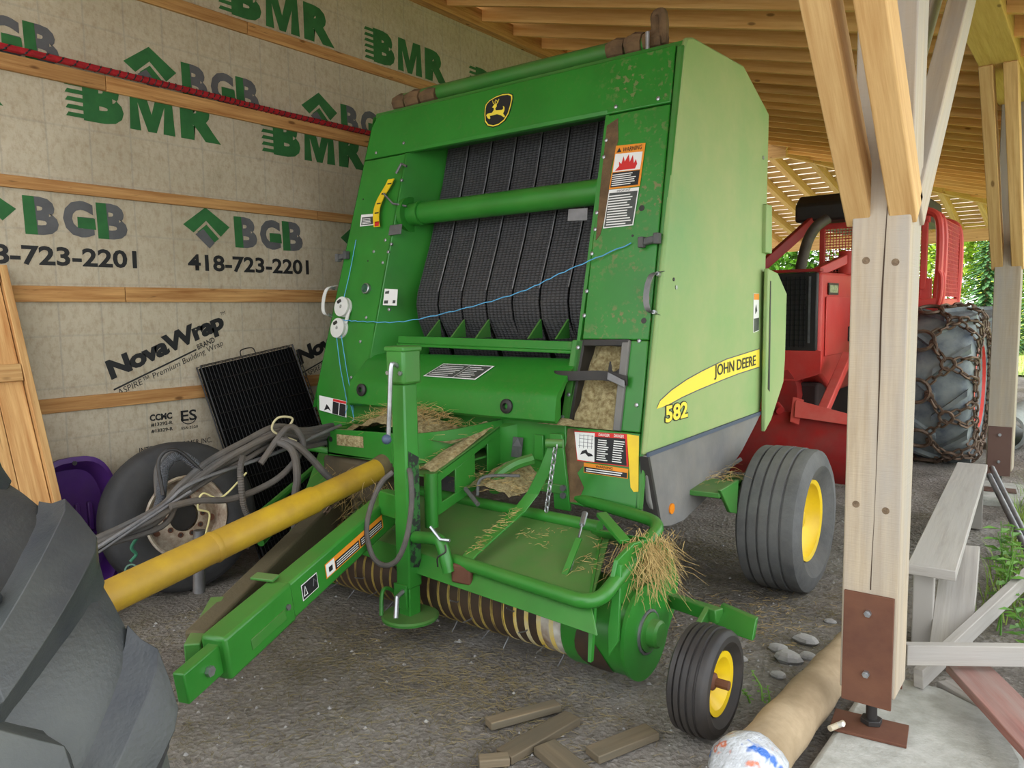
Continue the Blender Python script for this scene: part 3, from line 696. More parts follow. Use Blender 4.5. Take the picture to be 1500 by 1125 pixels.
# rubber latches and handles
def latch(x, z, dx):
    l = G().beam(FP(x, z, .02), FP(x+dx, z+.015, .02), .035, .03, FN).put('rubber_latch', RUBBERD, bal, bevel=.006)
    for k in (0, 1): G().box(FP(x+dx*k, z+.015*k, .025), (.03, .04, .055)).put('latch_clip', RUBBERD, l, bevel=.005)
latch(-1.875, 1.985, .085); latch(-4.23, 2.03, .08)
for x0, z0, m in ((-1.79, 1.73, STEELD), (-4.28, 1.735, WHITEP)):
    pp = curve_pts([FP(x0+.03, z0-.11, .0), FP(x0-.005, z0-.09, .05), FP(x0-.015, z0, .06), FP(x0+.0, z0+.08, .05), FP(x0+.03, z0+.11, .0)], 5)
    h_ = G().loft([[p+V(-.015, 0, 0), p+V(.015, 0, 0), p+V(.015, 0, 0)-FN*.006, p+V(-.015, 0, 0)-FN*.006] for p in pp]).put('grab_handle', m, bal)
    for dz in (-.1, .09): G().cyl(FP(x0+.02, z0+dz, 0), FP(x0+.02, z0+dz, .03), .011, 8).put('handle_bolt', STEEL, h_)
# twine spools, twine and gauge
tw = None
for x, z in ((-4.125, 1.69), (-4.14, 1.545)):
    sp_ = G().lathe([(.012, 0), (.068, 0), (.068, .01), (.058, .014), (.058, .026), (.068, .03), (.068, .04), (.03, .044), (.012, .044)], FP(x, z), FN, 28).put('twine_disc', WHITEP, bal)
    G().beam(FP(x-.03, z+.025, .048), FP(x+.0, z+.04, .048), .02, .012, FN).put('disc_knob', BLACK, sp_, bevel=.003)
fplate('spool_link', [(-4.1, 1.57), (-4.07, 1.58), (-4.05, 1.68), (-4.08, 1.67)], WHITEP, .01, .02, .002)
def wob(ps, r, m, name, n=10):
    pp = curve_pts(ps, n); pp = [p+V(0, 0, .003*math.sin(i*2.1)) for i, p in enumerate(pp)]
    return G().tube(pp, r, 5).put(name, m, bal)
wob([FP(-4.12, 1.60, .03), FP(-3.9, 1.59, .02), FP(-3.52, 1.588, .03), FP(-3.04, 1.656, .04), FP(-2.6, 1.75, .04), FP(-2.33, 1.853, .03), FP(-1.944, 1.989, .01)], .003, BLUETW, 'twine')
wob([FP(-4.085, 2.149, .01), FP(-4.1, 1.95, .015), FP(-4.115, 1.75, .03)], .0026, BLUETW, 'twine')
wob([FP(-4.15, 1.50, .03), FP(-4.08, 1.28, .02), FP(-3.975, 1.053, .02), FP(-3.93, .98, .06)], .0026, BLUETW, 'twine')
wob([FP(-4.10, 1.50, .03), FP(-4.02, 1.28, .02), FP(-3.92, 1.055, .02), FP(-3.83, .97, .08)], .0026, BLUETW, 'twine')
wob([FP(-3.95, 1.06, .02), FP(-3.90, 1.04, .05), FP(-3.80, .96, .1), FP(-3.75, .94, .15)], .0026, BLUETW, 'twine')
gg = G().lathe([(.036, 0), (.036, .02), (.03, .024), (.03, .018), (.0005, .018), (.0005, 0)], FP(-3.925, 1.812), FN, 24).put('pressure_gauge', STEEL, bal)
G().lathe([(.03, .0185), (.0005, .0185), (.0005, .02), (.03, .02)], FP(-3.925, 1.812), FN, 24).put('gauge_face', mk('gauge_green', lin(60, 110, 80), lin(30, 60, 50), 60, .3), gg)
# ---- stickers
def sticker(name, q, m, off=.004, par=None):
    return G().prism([FP(x, z, off) for x, z in q], FN*.0012).put(name, m, par or bal, smooth=0)
def ftext(s, x0, z0, x1, z1, m, par, sk=0, off=.0065, bold=.01):
    return letters(s, FP(x0, z0, off), FP(x1, z0)-FP(x0, z0), FP(x0+sk, z1)-FP(x0, z0), m, 'print', par, bold, FN*.0005)
def flines(par, x0, x1, z0, z1, n, m, off=.0065, sk=0):
    for k in range(n):
        z = z1-(z1-z0)*(k+.5)/n; h = (z1-z0)/n*.22; w = (x1-x0)*(.72+.28*random.random())
        G().add([FP(x0+sk*(z-z0), z-h, off), FP(x0+w+sk*(z-z0), z-h, off), FP(x0+w+sk*(z-z0), z+h, off), FP(x0+sk*(z-z0), z+h, off)], [(0, 1, 2, 3)]).put('print_line', m, par, smooth=0)
w_ = sticker('warning_sticker', [(-2.112, 2.287), (-1.928, 2.285), (-1.918, 2.51), (-2.094, 2.519)], LORANGE)
sticker('warning_field', [(-2.098, 2.378), (-1.936, 2.374), (-1.930, 2.466), (-2.092, 2.474)], LWHITE, .0052, w_)
sticker('warning_text_field', [(-2.104, 2.296), (-1.94, 2.294), (-1.936, 2.37), (-2.098, 2.374)], LBLACK, .0052, w_)
ftext('WARNING', -2.05, 2.479, -1.937, 2.503, LBLACK, w_, .002)
ftext('▲', -2.085, 2.48, -2.055, 2.505, LBLACK, w_) if 0 else sticker('warning_triangle', [(-2.085, 2.481), (-2.058, 2.481), (-2.0715, 2.505)], LBLACK, .0055, w_)
fl = [(-2.085, 2.383), (-1.965, 2.381), (-1.955, 2.405), (-1.965, 2.43), (-1.975, 2.41), (-1.985, 2.455), (-2.0, 2.42), (-2.01, 2.462), (-2.03, 2.425), (-2.04, 2.455), (-2.05, 2.415), (-2.065, 2.43), (-2.062, 2.405)]
sticker('flame_print', fl, LRED, .0062, w_)
flines(w_, -2.098, -1.95, 2.3, 2.366, 6, LWHITE)
n1 = sticker('notice_sticker', [(-2.125, 2.08), (-1.945, 2.083), (-1.931, 2.28), (-2.11, 2.285)], LWHITE)
sticker('notice_field', [(-2.119, 2.086), (-1.951, 2.089), (-1.938, 2.262), (-2.106, 2.266)], LSTEEL, .0052, n1); flines(n1, -2.108, -1.955, 2.09, 2.255, 12, LWHITE)
ftext('IMPORTANT', -2.06, 2.267, -1.98, 2.278, LBLACK, n1, 0, .0065, 0)
s1 = sticker('notice_sticker', [(-4.066, 2.241), (-3.928, 2.24), (-3.916, 2.317), (-4.066, 2.321)], LWHITE); sticker('notice_field', [(-4.054, 2.248), (-3.938, 2.247), (-3.93, 2.298), (-4.052, 2.302)], LSTEEL, .0052, s1); flines(s1, -4.045, -3.945, 2.252, 2.294, 4, LWHITE)
d1 = sticker('danger_sticker', [(-2.146, .862), (-1.842, .863), (-1.868, 1.023), (-2.181, 1.014)], LRED)
sticker('danger_picture_field', [(-2.143, .868), (-2.04, .866), (-2.055, 1.012), (-2.178, 1.008)], LWHITE, .0052, d1)
sticker('danger_text_field', [(-2.04, .866), (-1.853, .867), (-1.874, .999), (-2.054, .994)], LBLACK, .0052, d1)
ftext('DANGER', -2.03, 1.0, -1.965, 1.014, LWHITE, d1); ftext('DANGER', -1.94, 1.002, -1.882, 1.017, LWHITE, d1)
flines(d1, -2.03, -1.965, .875, .985, 10, LWHITE); flines(d1, -1.938, -1.872, .875, .988, 10, LWHITE)
sticker('figure_print', [(-2.13, .895), (-2.10, .905), (-2.08, .89), (-2.05, .895), (-2.062, .905), (-2.085, .91), (-2.095, .925), (-2.12, .915)], LBLACK, .0062, d1)
for k in range(4): sticker('grid_print', [(-2.14+.025*k, .93), (-2.138+.025*k, .93), (-2.143+.025*k, 1.0), (-2.145+.025*k, 1.0)], LGREY, .0062, d1)
for k in range(4): sticker('grid_print', [(-2.145, .94+.018*k), (-2.06, .94+.018*k), (-2.06, .942+.018*k), (-2.145, .942+.018*k)], LGREY, .0062, d1)
d2 = sticker('warning_strip', [(-2.098, .806), (-1.84, .805), (-1.842, .853), (-2.104, .857)], LORANGE); sticker('strip_field', [(-2.094, .809), (-1.845, .808), (-1.846, .833), (-2.098, .837)], LBLACK, .0052, d2); ftext('WARNING', -2.03, .839, -1.93, .852, LBLACK, d2); flines(d2, -2.085, -1.86, .811, .833, 2, LWHITE)
sticker('yellow_marker', [(-1.868, 1.023), (-1.80, 1.02), (-1.775, .75), (-1.80, .745), (-1.82, .765)], YELLOW, .004)
q1 = sticker('chart_sticker', [(-3.755, 1.70), (-3.625, 1.695), (-3.632, 1.80), (-3.755, 1.808)], LWHITE, -.0)
q1.location = (0, 0, 0)
for k in range(9):
    x = -3.745+.04*(k % 3); z = 1.71+.032*(k//3)
    if k in (0, 2, 6): sticker('chart_mark', [(x, z), (x+(.036 if k != 2 else .024), z), (x+(.036 if k != 2 else .024), z+.02), (x, z+(.02 if k != 6 else .014))], LSTEEL, .0015, q1)
k1 = sticker('danger_sticker', [(-4.27, .985), (-3.985, .955), (-4.0, 1.06), (-4.29, 1.085)], LWHITE, .0); 
sticker('danger_text_field', [(-4.13, .972), (-4.07, .966), (-4.075, 1.045), (-4.138, 1.052)], LBLACK, .0015, k1); sticker('danger_text_field', [(-4.06, .965), (-3.995, .958), (-4.005, 1.038), (-4.066, 1.044)], LBLACK, .0015, k1)
sticker('danger_bar', [(-4.138, 1.054), (-4.005, 1.042), (-4.003, 1.058), (-4.14, 1.07)], LRED, .0015, k1); sticker('figure_print', [(-4.22, .985), (-4.18, 1.0), (-4.15, .985), (-4.17, 1.01), (-4.2, 1.03)], LBLACK, .0015, k1)
# emblem
em = [(-3.045, 2.775), (-2.935, 2.755), (-2.845, 2.79), (-2.828, 2.88), (-2.838, 2.945), (-2.93, 2.948), (-3.03, 2.93), (-3.05, 2.86)]
def rnd(q, r=.25):
    out = []
    for i, p in enumerate(q):
        a, b = q[i-1], q[(i+1) % len(q)]
        out += [(p[0]+(a[0]-p[0])*r, p[1]+(a[1]-p[1])*r), (p[0]+(b[0]-p[0])*r, p[1]+(b[1]-p[1])*r)]
    return out
sh_ = [(-2.945, 2.748), (-2.86, 2.79), (-2.832, 2.90), (-2.842, 2.945), (-2.945, 2.955), (-3.045, 2.925), (-3.055, 2.87), (-3.035, 2.775)]
cx_, cz_ = -2.943, 2.856
def scl(q, s): return [(cx_+(x-cx_)*s, cz_+(z-cz_)*s) for x, z in q]
e0 = sticker('emblem', rnd(sh_), LBLACK, .003)
sticker('emblem_ring', rnd(scl(sh_, .95)), LYEL, .0045, e0); sticker('emblem_field', rnd(scl(sh_, .88)), LBLACK, .006, e0)
dc = [(818, 785), (830, 768), (850, 766), (852, 780), (843, 795), (850, 808), (898, 808), (905, 800), (900, 780), (912, 790), (915, 812), (908, 835), (927, 855), (920, 863), (893, 846), (862, 836), (835, 842), (812, 845), (806, 840), (816, 862), (808, 868), (795, 860), (780, 838), (790, 828), (822, 824), (834, 805), (832, 790)]
def dpx(x, y): u = (x-862)/105; v = (806-y)/115; return (cx_+u*.108+v*.004, cz_+v*.098-u*.012)
sticker('emblem_deer', [dpx(*p) for p in dc], LYEL, .0075, e0)
for pl in ([(838, 768), (822, 755), (815, 738)], [(840, 766), (835, 745), (838, 730)], [(846, 766), (858, 750), (862, 728)], [(856, 752), (845, 735)]):
    G().tube([FP(*dpx(*p), .0085) for p in pl], .0022, 5).put('emblem_antler', LYEL, e0)
# side decals
def stext(s, y0, z0, y1, z1, m, dz=0, bold=.02, lift=.0035, par=None):
    return letters(s, (XS, y0, z0), (0, y1-y0, dz), (0, 0, z1-z0), m, 'print', par or sidep, bold, (lift, 0, 0))
def spoly(q, m, name, lift=.002, par=None): return G().prism([(XS+lift-.001, y, z) for y, z in q], (.001, 0, 0)).put(name, m, par or sidep, smooth=0)
top_ = [(3.493, 1.150), (3.53, 1.185), (3.664, 1.228), (3.85, 1.268), (4.053, 1.300), (4.4, 1.345), (4.955, 1.380)]
bot_ = [(4.96, 1.267), (4.6, 1.25), (4.35, 1.232), (4.0, 1.203), (3.79, 1.182), (3.6, 1.155)]
sp0 = spoly([(y, z+.006) for y, z in top_]+[(y, z-.007) for y, z in bot_], LGREY, 'stripe_border', .0012)
spoly(top_+bot_, LYEL, 'yellow_stripe', .0024, sp0)
stext('JOHN DEERE', 4.215, 1.238, 4.885, 1.325, LBLACK, .022, .012, .005, sp0)
stext('582', 3.58, 1.060, 3.866, 1.16, LBLACK, 0, .085, .0025); stext('582', 3.588, 1.066, 3.858, 1.154, LYEL, 0, .035, .0045)
l_ = spoly([(4.84, 1.49), (4.94, 1.50), (4.93, 1.74), (4.835, 1.74)], LWHITE, 'side_sticker'); spoly([(4.84, 1.70), (4.93, 1.70), (4.93, 1.738), (4.84, 1.738)], LORANGE, 'sticker_head', .0032, l_); spoly([(4.846, 1.495), (4.935, 1.505), (4.935, 1.585), (4.846, 1.58)], LSTEEL, 'sticker_text', .0032, l_)
spoly([(4.87, 1.61), (4.9, 1.63), (4.88, 1.67), (4.865, 1.64)], LBLACK, 'sticker_figure', .0032, l_)
for y, z, r in ((3.68, 1.80, .01), (3.71, 1.76, .012), (4.97, 2.6, .012)):
    G().lathe([(r, 0), (r, .004), (.0005, .004), (.0005, 0)], (XS, y, z), (1, 0, 0), 10).put('side_bolt', STEEL if r > .0105 else BLACK, sidep)
# ---------------------------------------------------------------- wheels
def tire_prof(R, W, rim, ribs=5, gd=.015, gw=.014):
    h = W/2; pr_ = [(rim, -h*.62), (rim+.02, -h*.72), ((R+rim)/2, -h), (R-.05*R/.4, -h*.98), (R-.012, -h*.86)]
    tw = h*.84; step = 2*tw/ribs; x = -tw
    for i in range(ribs):
        c = R-.010*((2*(i+.5)/ribs-1)**2)
        pr_ += [(c, x+.001), (c, x+step-gw)]
        if i < ribs-1: pr_ += [(c-gd, x+step-gw+.002), (c-gd, x+step-.002)]
        x += step
    pr_ += [(R-.012, h*.86), (R-.05*R/.4, h*.98), ((R+rim)/2, h), (rim+.02, h*.72), (rim, h*.62)]
    return pr_
def add_wheel(parent, c, R, W, rim, tmat, rmat, name='wheel', ribs=5, gd=.015, local=False, hubm=None, ax=(1, 0, 0), nb=6, gw=.014):
    t = G().lathe(tire_prof(R, W, rim, ribs, gd, gw), c, ax, 56).put(name, tmat, parent, smooth=30, local=local)
    h = W/2
    G().lathe([(rim+.012, h*.74), (rim-.012, h*.7), (rim-.03, h*.45), (rim*.55, h*.15), (.03, h*.15), (.03, h*.05), (rim*.55, h*.05), (rim-.02, -h*.6), (rim+.004, -h*.6)], c, ax, 40).put('rim', rmat, t, smooth=40)
    G().lathe([(.0005, h*.12), (rim*.32, h*.12), (rim*.30, h*.4), (rim*.2, h*.5), (.0005, h*.5)], c, ax, 16, wrap=False).put('hub', hubm or rmat, t, smooth=40)
    for k in range(nb):
        a = 2*PI*k/nb; a3 = V(ax).normalized(); e1 = a3.cross(V(0, 0, 1)).normalized(); e2 = a3.cross(e1)
        p = V(c)+(e1*math.cos(a)+e2*math.sin(a))*rim*.42+a3*h*.14
        G().cyl(p, p+a3*.014, .009, 6).put('lug_nut', STEELD, t)
    return t
add_wheel(bal, (-1.41, 4.52, .415), .42, .36, .225, RUBBERD, YELLOW, 'wheel')
add_wheel(bal, (-4.43, 4.52, .415), .42, .36, .225, RUBBERD, YELLOW, 'wheel', ax=(-1, 0, 0))
G().beam((-4.3, 4.52, .55), (-1.62, 4.52, .55), .12, .14).put('axle', GREEND, bal, bevel=.008)
G().prism([(-1.66, 4.3, .64), (-1.66, 4.72, .64), (-1.66, 4.6, .36), (-1.66, 4.46, .36)], (.03, 0, 0)).put('axle_plate', GREEND, bal, bevel=.006)
G().prism([(-1.95, 3.85, .66), (-1.58, 3.9, .66), (-1.58, 4.12, .68), (-1.95, 4.2, .68)], (0, 0, -.03)).put('axle_bracket', GREEND, bal, bevel=.005)
G().prism([(-1.585, 3.88, .68), (-1.585, 4.14, .69), (-1.585, 4.12, .5), (-1.585, 4.02, .53)], (.02, 0, 0)).put('axle_bracket', GREEND, bal, bevel=.004)
# ---------------------------------------------------------------- pickup
pk = bal
PY, PZ = 2.90, .262
BROWNB = mk('rusty_brown_band', lin(58, 40, 28), lin(40, 30, 24), 9, .55, dust=.1)
YB = mk('rubbed_yellow_band', lin(232, 196, 40), lin(214, 206, 170), 7, .45, dust=.1)
YBD = mk('dull_yellow_edge', lin(190, 166, 84), lin(120, 100, 60), 12, .5, dust=.1)
WB = mk('bare_metal_band', lin(216, 214, 204), lin(120, 92, 66), 5, .45, dust=.1)
x = -3.46; k = 0; NB = 25; stp = (-1.835+3.46)/(NB-1)
for k in range(NB):
    x = -3.46+stp*k; big = k >= NB-4
    m = (WB if k >= NB-2 else BROWNB)
    b_ = G().lathe([(.187, -.029), (.187, .029), (.17, .029), (.17, -.029)], (x, PY, PZ), (1, 0, 0), 40).put('stripper_band', m, pk)
    for s in (-1, 1):
        w = .006 if k > NB-5 else .0018
        G().lathe([(.190, s*.029-w), (.190, s*.029+w), (.182, s*.029+w), (.182, s*.029-w)], (x, PY, PZ), (1, 0, 0), 36).put('band_edge', YB if k > NB-6 else YBD, b_)
    if k < NB-1:
        for t in range(3):
            a = math.radians(200+118*t+k*23)
            r0, r1 = .12, .25
            p = lambda r, a: V(x+stp/2, PY+r*math.cos(a), PZ+r*math.sin(a))
            if PZ+r1*math.sin(a-.12) > .015: G().tube([p(r0, a), p(.2, a-.03), p(r1, a-.14)], .0035, 5).put('tine', STEELD, b_)
G().cyl((-3.5, PY, PZ), (-1.8, PY, PZ), .12, 20).put('pickup_core', BLACK, pk)
en = G().lathe([(.0005, 0), (.2, 0), (.205, .02), (.2, .3), (.21, .3), (.21, .318), (.05, .322), (.0005, .322)], (-1.81, PY, PZ), (1, 0, 0), 44, wrap=False).put('pickup_end_drum', GREEN, pk, smooth=40)
G().lathe([(.085, .32), (.085, .335), (.06, .34), (.06, .375), (.05, .385), (.0005, .385)], (-1.81, PY, PZ), (1, 0, 0), 24, wrap=False).put('bearing_hub', GREEND, en)
G().lathe([(.098, .319), (.098, .328), (.088, .33), (.088, .319)], (-1.81, PY, PZ), (1, 0, 0), 24).put('hub_gasket', STEELD, en)
G().lathe([(.2045, .03), (.2045, .17), (.2, .17), (.2, .03)], (-1.81, PY, PZ), (1, 0, 0), 44) if 0 else None
pts_ = [(-1.81+.05+.14*abs(math.sin(t*1.7)), t) for t in (0, .3)]
g = G(); vs = []
for i in range(9):
    a = math.radians(168+10*i); w = .03+.10*math.sin(PI*i/8)
    for s in (-1, 1): vs.append((-1.70+s*w*.55+.01*i, PY+.2065*math.cos(a), PZ+.2065*math.sin(a)))
g.add(vs, [(2*i, 2*i+1, 2*i+3, 2*i+2) for i in range(8)]).put('worn_patch', BROWNB, en)
en2 = G().lathe([(.0005, 0), (.2, 0), (.205, -.02), (.2, -.25), (.0005, -.26)], (-3.5, PY, PZ), (1, 0, 0), 32, wrap=False).put('pickup_end_drum', GREEN, pk)
# wind guard plate, tubes and strap
wgp = [(-3.48, 3.22, .60), (-1.80, 3.13, .60), (-1.57, 2.56, .465), (-3.32, 2.74, .465)]
wg = G().prism(wgp, (0, 0, -.012)).put('wind_guard', GREEND, pk, bevel=.003)
G().prism([(-1.57, 2.56, .465), (-3.32, 2.74, .465), (-3.32, 2.70, .375), (-1.50, 2.49, .385)], (0, .012, 0)).put('guard_lip', GREEN, wg, bevel=.003)
G().cyl((-3.48, 3.2, .612), (-1.86, 3.12, .612), .03, 14).put('guard_back_tube', GREEN, wg)
G().beam((-1.84, 3.1, .57), (-1.585, 2.57, .44), .012, .06).put('guard_end_rib', GREEN, wg)
ut = round_path([(-2.2, 3.38, .668), (-1.585, 3.235, .648), (-1.525, 2.525, .49), (-2.36, 2.63, .488)], .11, 8)
G().tube(ut, .031, 14).put('guard_frame_tube', GREEN, pk)
s_ = [V(-2.105, 3.1, .99), V(-2.16, 3.1, .87), V(-2.23, 3.09, .74), V(-2.27, 3.02, .655), V(-2.27, 2.85, .60), V(-2.275, 2.66, .535), V(-2.28, 2.60, .50)]
g = G()
for i in range(6):
    pass
G().loft([[p+V(-.035, 0, 0), p+V(.035, 0, 0), p+V(.035, -.006, -.012), p+V(-.035, -.006, -.012)] for p in s_]).put('lift_strap', GREEN, pk, bevel=.002)
G().box((-2.285, 2.60, .445), (.11, .03, .09), .1).put('rusted_clip', RUST, pk, bevel=.01)
# links
def chain(ps, par, name, m=STEEL, r=.004, L=.032, w=.011):
    ps = [V(p) for p in ps]; tot = sum((b-a).length for a, b in zip(ps, ps[1:])); n = max(2, int(tot/(L*.78)))
    def at(d):
        for a, b in zip(ps, ps[1:]):
            l = (b-a).length
            if d <= l: return a.lerp(b, d/l), (b-a)/l
            d -= l
        return ps[-1], (ps[-1]-ps[-2]).normalized()
    g = G()
    for i in range(n):
        c, t = at((i+.5)*tot/n); a = t.cross(V(.3, 1, .2)).normalized(); b = t.cross(a)
        if i % 2: a, b = b, -a
        pts = [c+t*(L/2-w)*(1 if math.cos(q) > 0 else -1)+(t*math.cos(q)+a*math.sin(q))*w for q in [2*PI*(j+.5)/10 for j in range(10)]]
        g.tube(pts, r, 5, closed=True)
    return g.put(name, m, par)
chain([(-2.085, 3.085, 1.0), (-2.1, 3.08, .9), (-2.13, 3.06, .66)], pk, 'hanging_chain')['kind'] = 'stuff'
G().cyl((-2.06, 3.11, 1.0), (-2.14, 3.08, 1.0), .022, 12).put('strap_pin', GREEND, pk)
G().prism([(-2.30, 3.36, 1.0), (-2.22, 3.36, 1.0), (-2.16, 3.34, .6), (-2.26, 3.34, .6)], (0, -.02, 0)).put('side_bracket', GREEN, pk, bevel=.004)
for z in (.70, .66): G().cyl((-2.2, 3.34, z+.02), (-2.2, 3.31, z+.02), .017, 8).put('bracket_bolt', STEELD, pk)
# small control brackets and sprung rods beside the frame
G().prism([(-2.42, 3.38, .98), (-2.36, 3.38, .98), (-2.36, 3.38, .84), (-2.42, 3.38, .84)], (0, -.015, 0)).put('spring_bracket', GREEN, pk, bevel=.003)
G().tube(curve_pts([(-2.38, 3.3, .86), (-2.45, 3.22, .83), (-2.52, 3.16, .76), (-2.5, 3.12, .70)], 5), [.03]*16, 8).put('control_arm', GREEND, pk)
G().tube(curve_pts([(-2.35, 3.14, .80), (-2.5, 3.1, .79), (-2.57, 3.08, .76), (-2.58, 3.07, .68)], 5), .009, 7).put('bent_rod', STEELD, pk)
G().cyl((-2.62, 3.02, .72), (-2.5, 2.98, .66), .012, 8).put('control_link', STEELD, pk)
fplate('warning_sticker', [(-2.56, .84), (-2.49, .84), (-2.49, .95), (-2.56, .95)], LSTEEL, .002, .03, 0, fr_)
fplate('sticker_triangle', [(-2.555, .90), (-2.495, .90), (-2.525, .945)], LGREY, .002, .032, 0, fr_)
# end shield with cut-out, sloping shoulder
es = [(2.66, .50), (2.72, .62), (2.86, .655), (3.0, .64), (3.14, .585), (3.25, .49), (3.30, .38), (3.29, .26), (3.2, .16), (3.02, .12), (2.9, .3)]
G().prism([(-1.535, y, z) for y, z in es], (-.02, 0, 0)).put('end_shield', GREEN, pk, bevel=.004)
G().prism([(-1.83, 2.98, .64), (-1.54, 2.98, .65), (-1.54, 3.24, .50), (-1.83, 3.24, .50)], (0, .01, -.02)).put('shield_shoulder', GREEN, pk, bevel=.004)
G().prism([(-1.60, 2.60, .46), (-1.575, 2.60, .46), (-1.56, 2.545, .24), (-1.575, 2.545, .24)], (.0, .02, 0)).put('shield_rib', GREEN, pk)
G().prism([(-1.545, 2.72, .60), (-1.52, 2.72, .60), (-1.50, 2.66, .30), (-1.53, 2.63, .24), (-1.55, 2.66, .34)], (0, .015, 0)).put('shield_edge', GREEN, pk, bevel=.003)
G().beam((-1.81, 3.05, .70), (-1.60, 2.9, .64), .05, .02).put('latch_arm', GREEN, pk, bevel=.003)
cbp = curve_pts([(-1.88, 3.02, .70), (-1.83, 2.87, .60), (-1.80, 2.76, .50), (-1.79, 2.68, .45)], 5)
c1 = G().tube(cbp, .0055, 6).put('lift_cable', STEEL, pk)
G().cyl(cbp[0], cbp[2], .014, 8).put('cable_ferrule', STEEL, c1); G().cyl(cbp[-3], cbp[-1], .013, 8).put('cable_ferrule', STEEL, c1)
G().prism([(-1.83, 2.86, .63), (-1.80, 2.86, .63), (-1.79, 2.66, .43), (-1.82, 2.66, .43)], (0, .01, .0)).put('cable_lever', GREEN, pk)
g = G().prism([(-1.533, 2.86, .28), (-1.533, 2.97, .30), (-1.533, 2.97, .40), (-1.533, 2.86, .38)], (.002, 0, 0)).put('shield_sticker', LSTEEL, pk, smooth=0)
# gauge wheel
add_wheel(bal, (-1.155, 2.74, .208), .212, .165, .112, mk('clean_black_tire', lin(30, 31, 34), lin(40, 41, 44), 8, .55, dust=.07), YELLOW, 'gauge_wheel', 5, .008, hubm=RUST, nb=0, gw=.009)
G().beam((-1.52, 3.2, .30), (-1.24, 3.08, .33), .05, .06).put('gauge_wheel_arm', GREEND, bal, bevel=.005)
G().prism([(-1.26, 3.14, .36), (-1.06, 3.02, .38), (-1.06, 2.98, .30), (-1.26, 3.06, .28)], (0, .03, .0)).put('gauge_wheel_bracket', GREEN, bal, bevel=.005)
G().beam((-1.30, 3.1, .33), (-1.285, 2.74, .21), .025, .06).put('gauge_wheel_leg', GREEND, bal, bevel=.004)
G().cyl((-1.27, 2.74, .208), (-1.062, 2.74, .208), .018, 10).put('gauge_wheel_axle', RUST, bal)
# ---------------------------------------------------------------- jack
JX, JY = -2.645, 2.615
jk = G().box((JX, JY, .81), (.09, .09, 1.0)).put('jack_tube', GREEN, bal, bevel=.008)
G().box((JX, JY, 1.395), (.122, .12, .17)).put('jack_cap', GREEND, jk, bevel=.014)
G().box((JX, JY, 1.478), (.132, .13, .026)).put('jack_lid', GREEND, jk, bevel=.008)
for s in (-1, 1): G().cyl((JX+s*.042, JY-.058, 1.365), (JX+s*.042, JY-.07, 1.365), .011, 6).put('jack_bolt', STEEL, jk)
cr = G().tube(curve_pts([(JX+.02, JY-.05, 1.395), (JX+.02, JY-.085, 1.41), (JX+.018, JY-.10, 1.385), (JX+.006, JY-.105, 1.2), (JX-.006, JY-.105, 1.07)], 6), .011, 8).put('crank_handle', STEEL, jk)
G().sphere((JX-.004, JY-.12, 1.055), .024).put('crank_knob', mk('blue_grey_knob', lin(70, 86, 110), None, 4, .5), jk)
G().box((JX, JY, .26), (.075, .075, .2)).put('jack_inner_tube', GREEN, jk, bevel=.005)
G().box((JX-.01, JY-.05, .27), (.085, .012, .12), .0).put('jack_pin_plate', GREEN, jk, bevel=.002)
G().tube([(JX+.01, JY-.05, .30), (JX+.015, JY-.10, .285), (JX+.045, JY-.14, .20)], .012, 8).put('jack_pin', STEEL, jk)
ft = G().lathe([(.0005, 0), (.14, 0), (.143, .012), (.135, .02), (.0005, .026)], (JX, JY, .148), (0, 0, 1), 36, wrap=False).put('jack_foot', GREEND, jk)
G().tube(curve_pts([(JX-.10, JY-.10, .165), (JX-.135, JY-.06, .25), (JX-.14, JY-.03, .275), (JX-.125, JY+.01, .25), (JX-.09, JY+.05, .165)], 4), .01, 7).put('foot_loop', GREEN, jk)
g = G().add([(JX+.0465, JY-.035, .42), (JX+.0465, JY+.04, .40), (JX+.0465, JY+.04, .95), (JX+.0465, JY-.03, .99)], [(0, 1, 2, 3)]).put('scuffed_patch', mk('black_scuffs', lin(40, 100, 40), lin(28, 36, 30), 26, .6, lo=.47, hi=.53), jk)
hl = curve_pts([(JX+.05, JY-.03, .90), (JX+.09, JY-.06, .87), (JX+.13, JY-.10, .76), (JX+.12, JY-.13, .60), (JX+.07, JY-.15, .49), (JX-.01, JY-.16, .455), (JX-.085, JY-.16, .49), (JX-.13, JY-.15, .60), (JX-.125, JY-.12, .72), (JX-.09, JY-.08, .83), (JX-.05, JY-.04, .88)], 6)
G().tube(hl, .013, 9).put('grease_hose', HOSE, bal)
lk = G().tube(curve_pts([(JX+.03, JY, .56), (JX+.20, JY-.02, .585), (JX+.25, JY-.03, .57), (JX+.285, JY-.04, .50), (JX+.30, JY-.04, .45)], 5), .03, 12).put('lock_arm', GREEN, bal)
G().tube([(JX+.20, JY-.05, .65), (JX+.26, JY-.05, .60), (JX+.31, JY-.04, .60)], .008, 6).put('lock_pin', STEEL, lk)
G().tube(curve_pts([(JX+.29, JY-.05, .58), (JX+.30, JY-.06, .55), (JX+.26, JY-.07, .52), (JX+.25, JY-.06, .47)], 4), .004, 5).put('pin_lanyard', BLACK, lk)
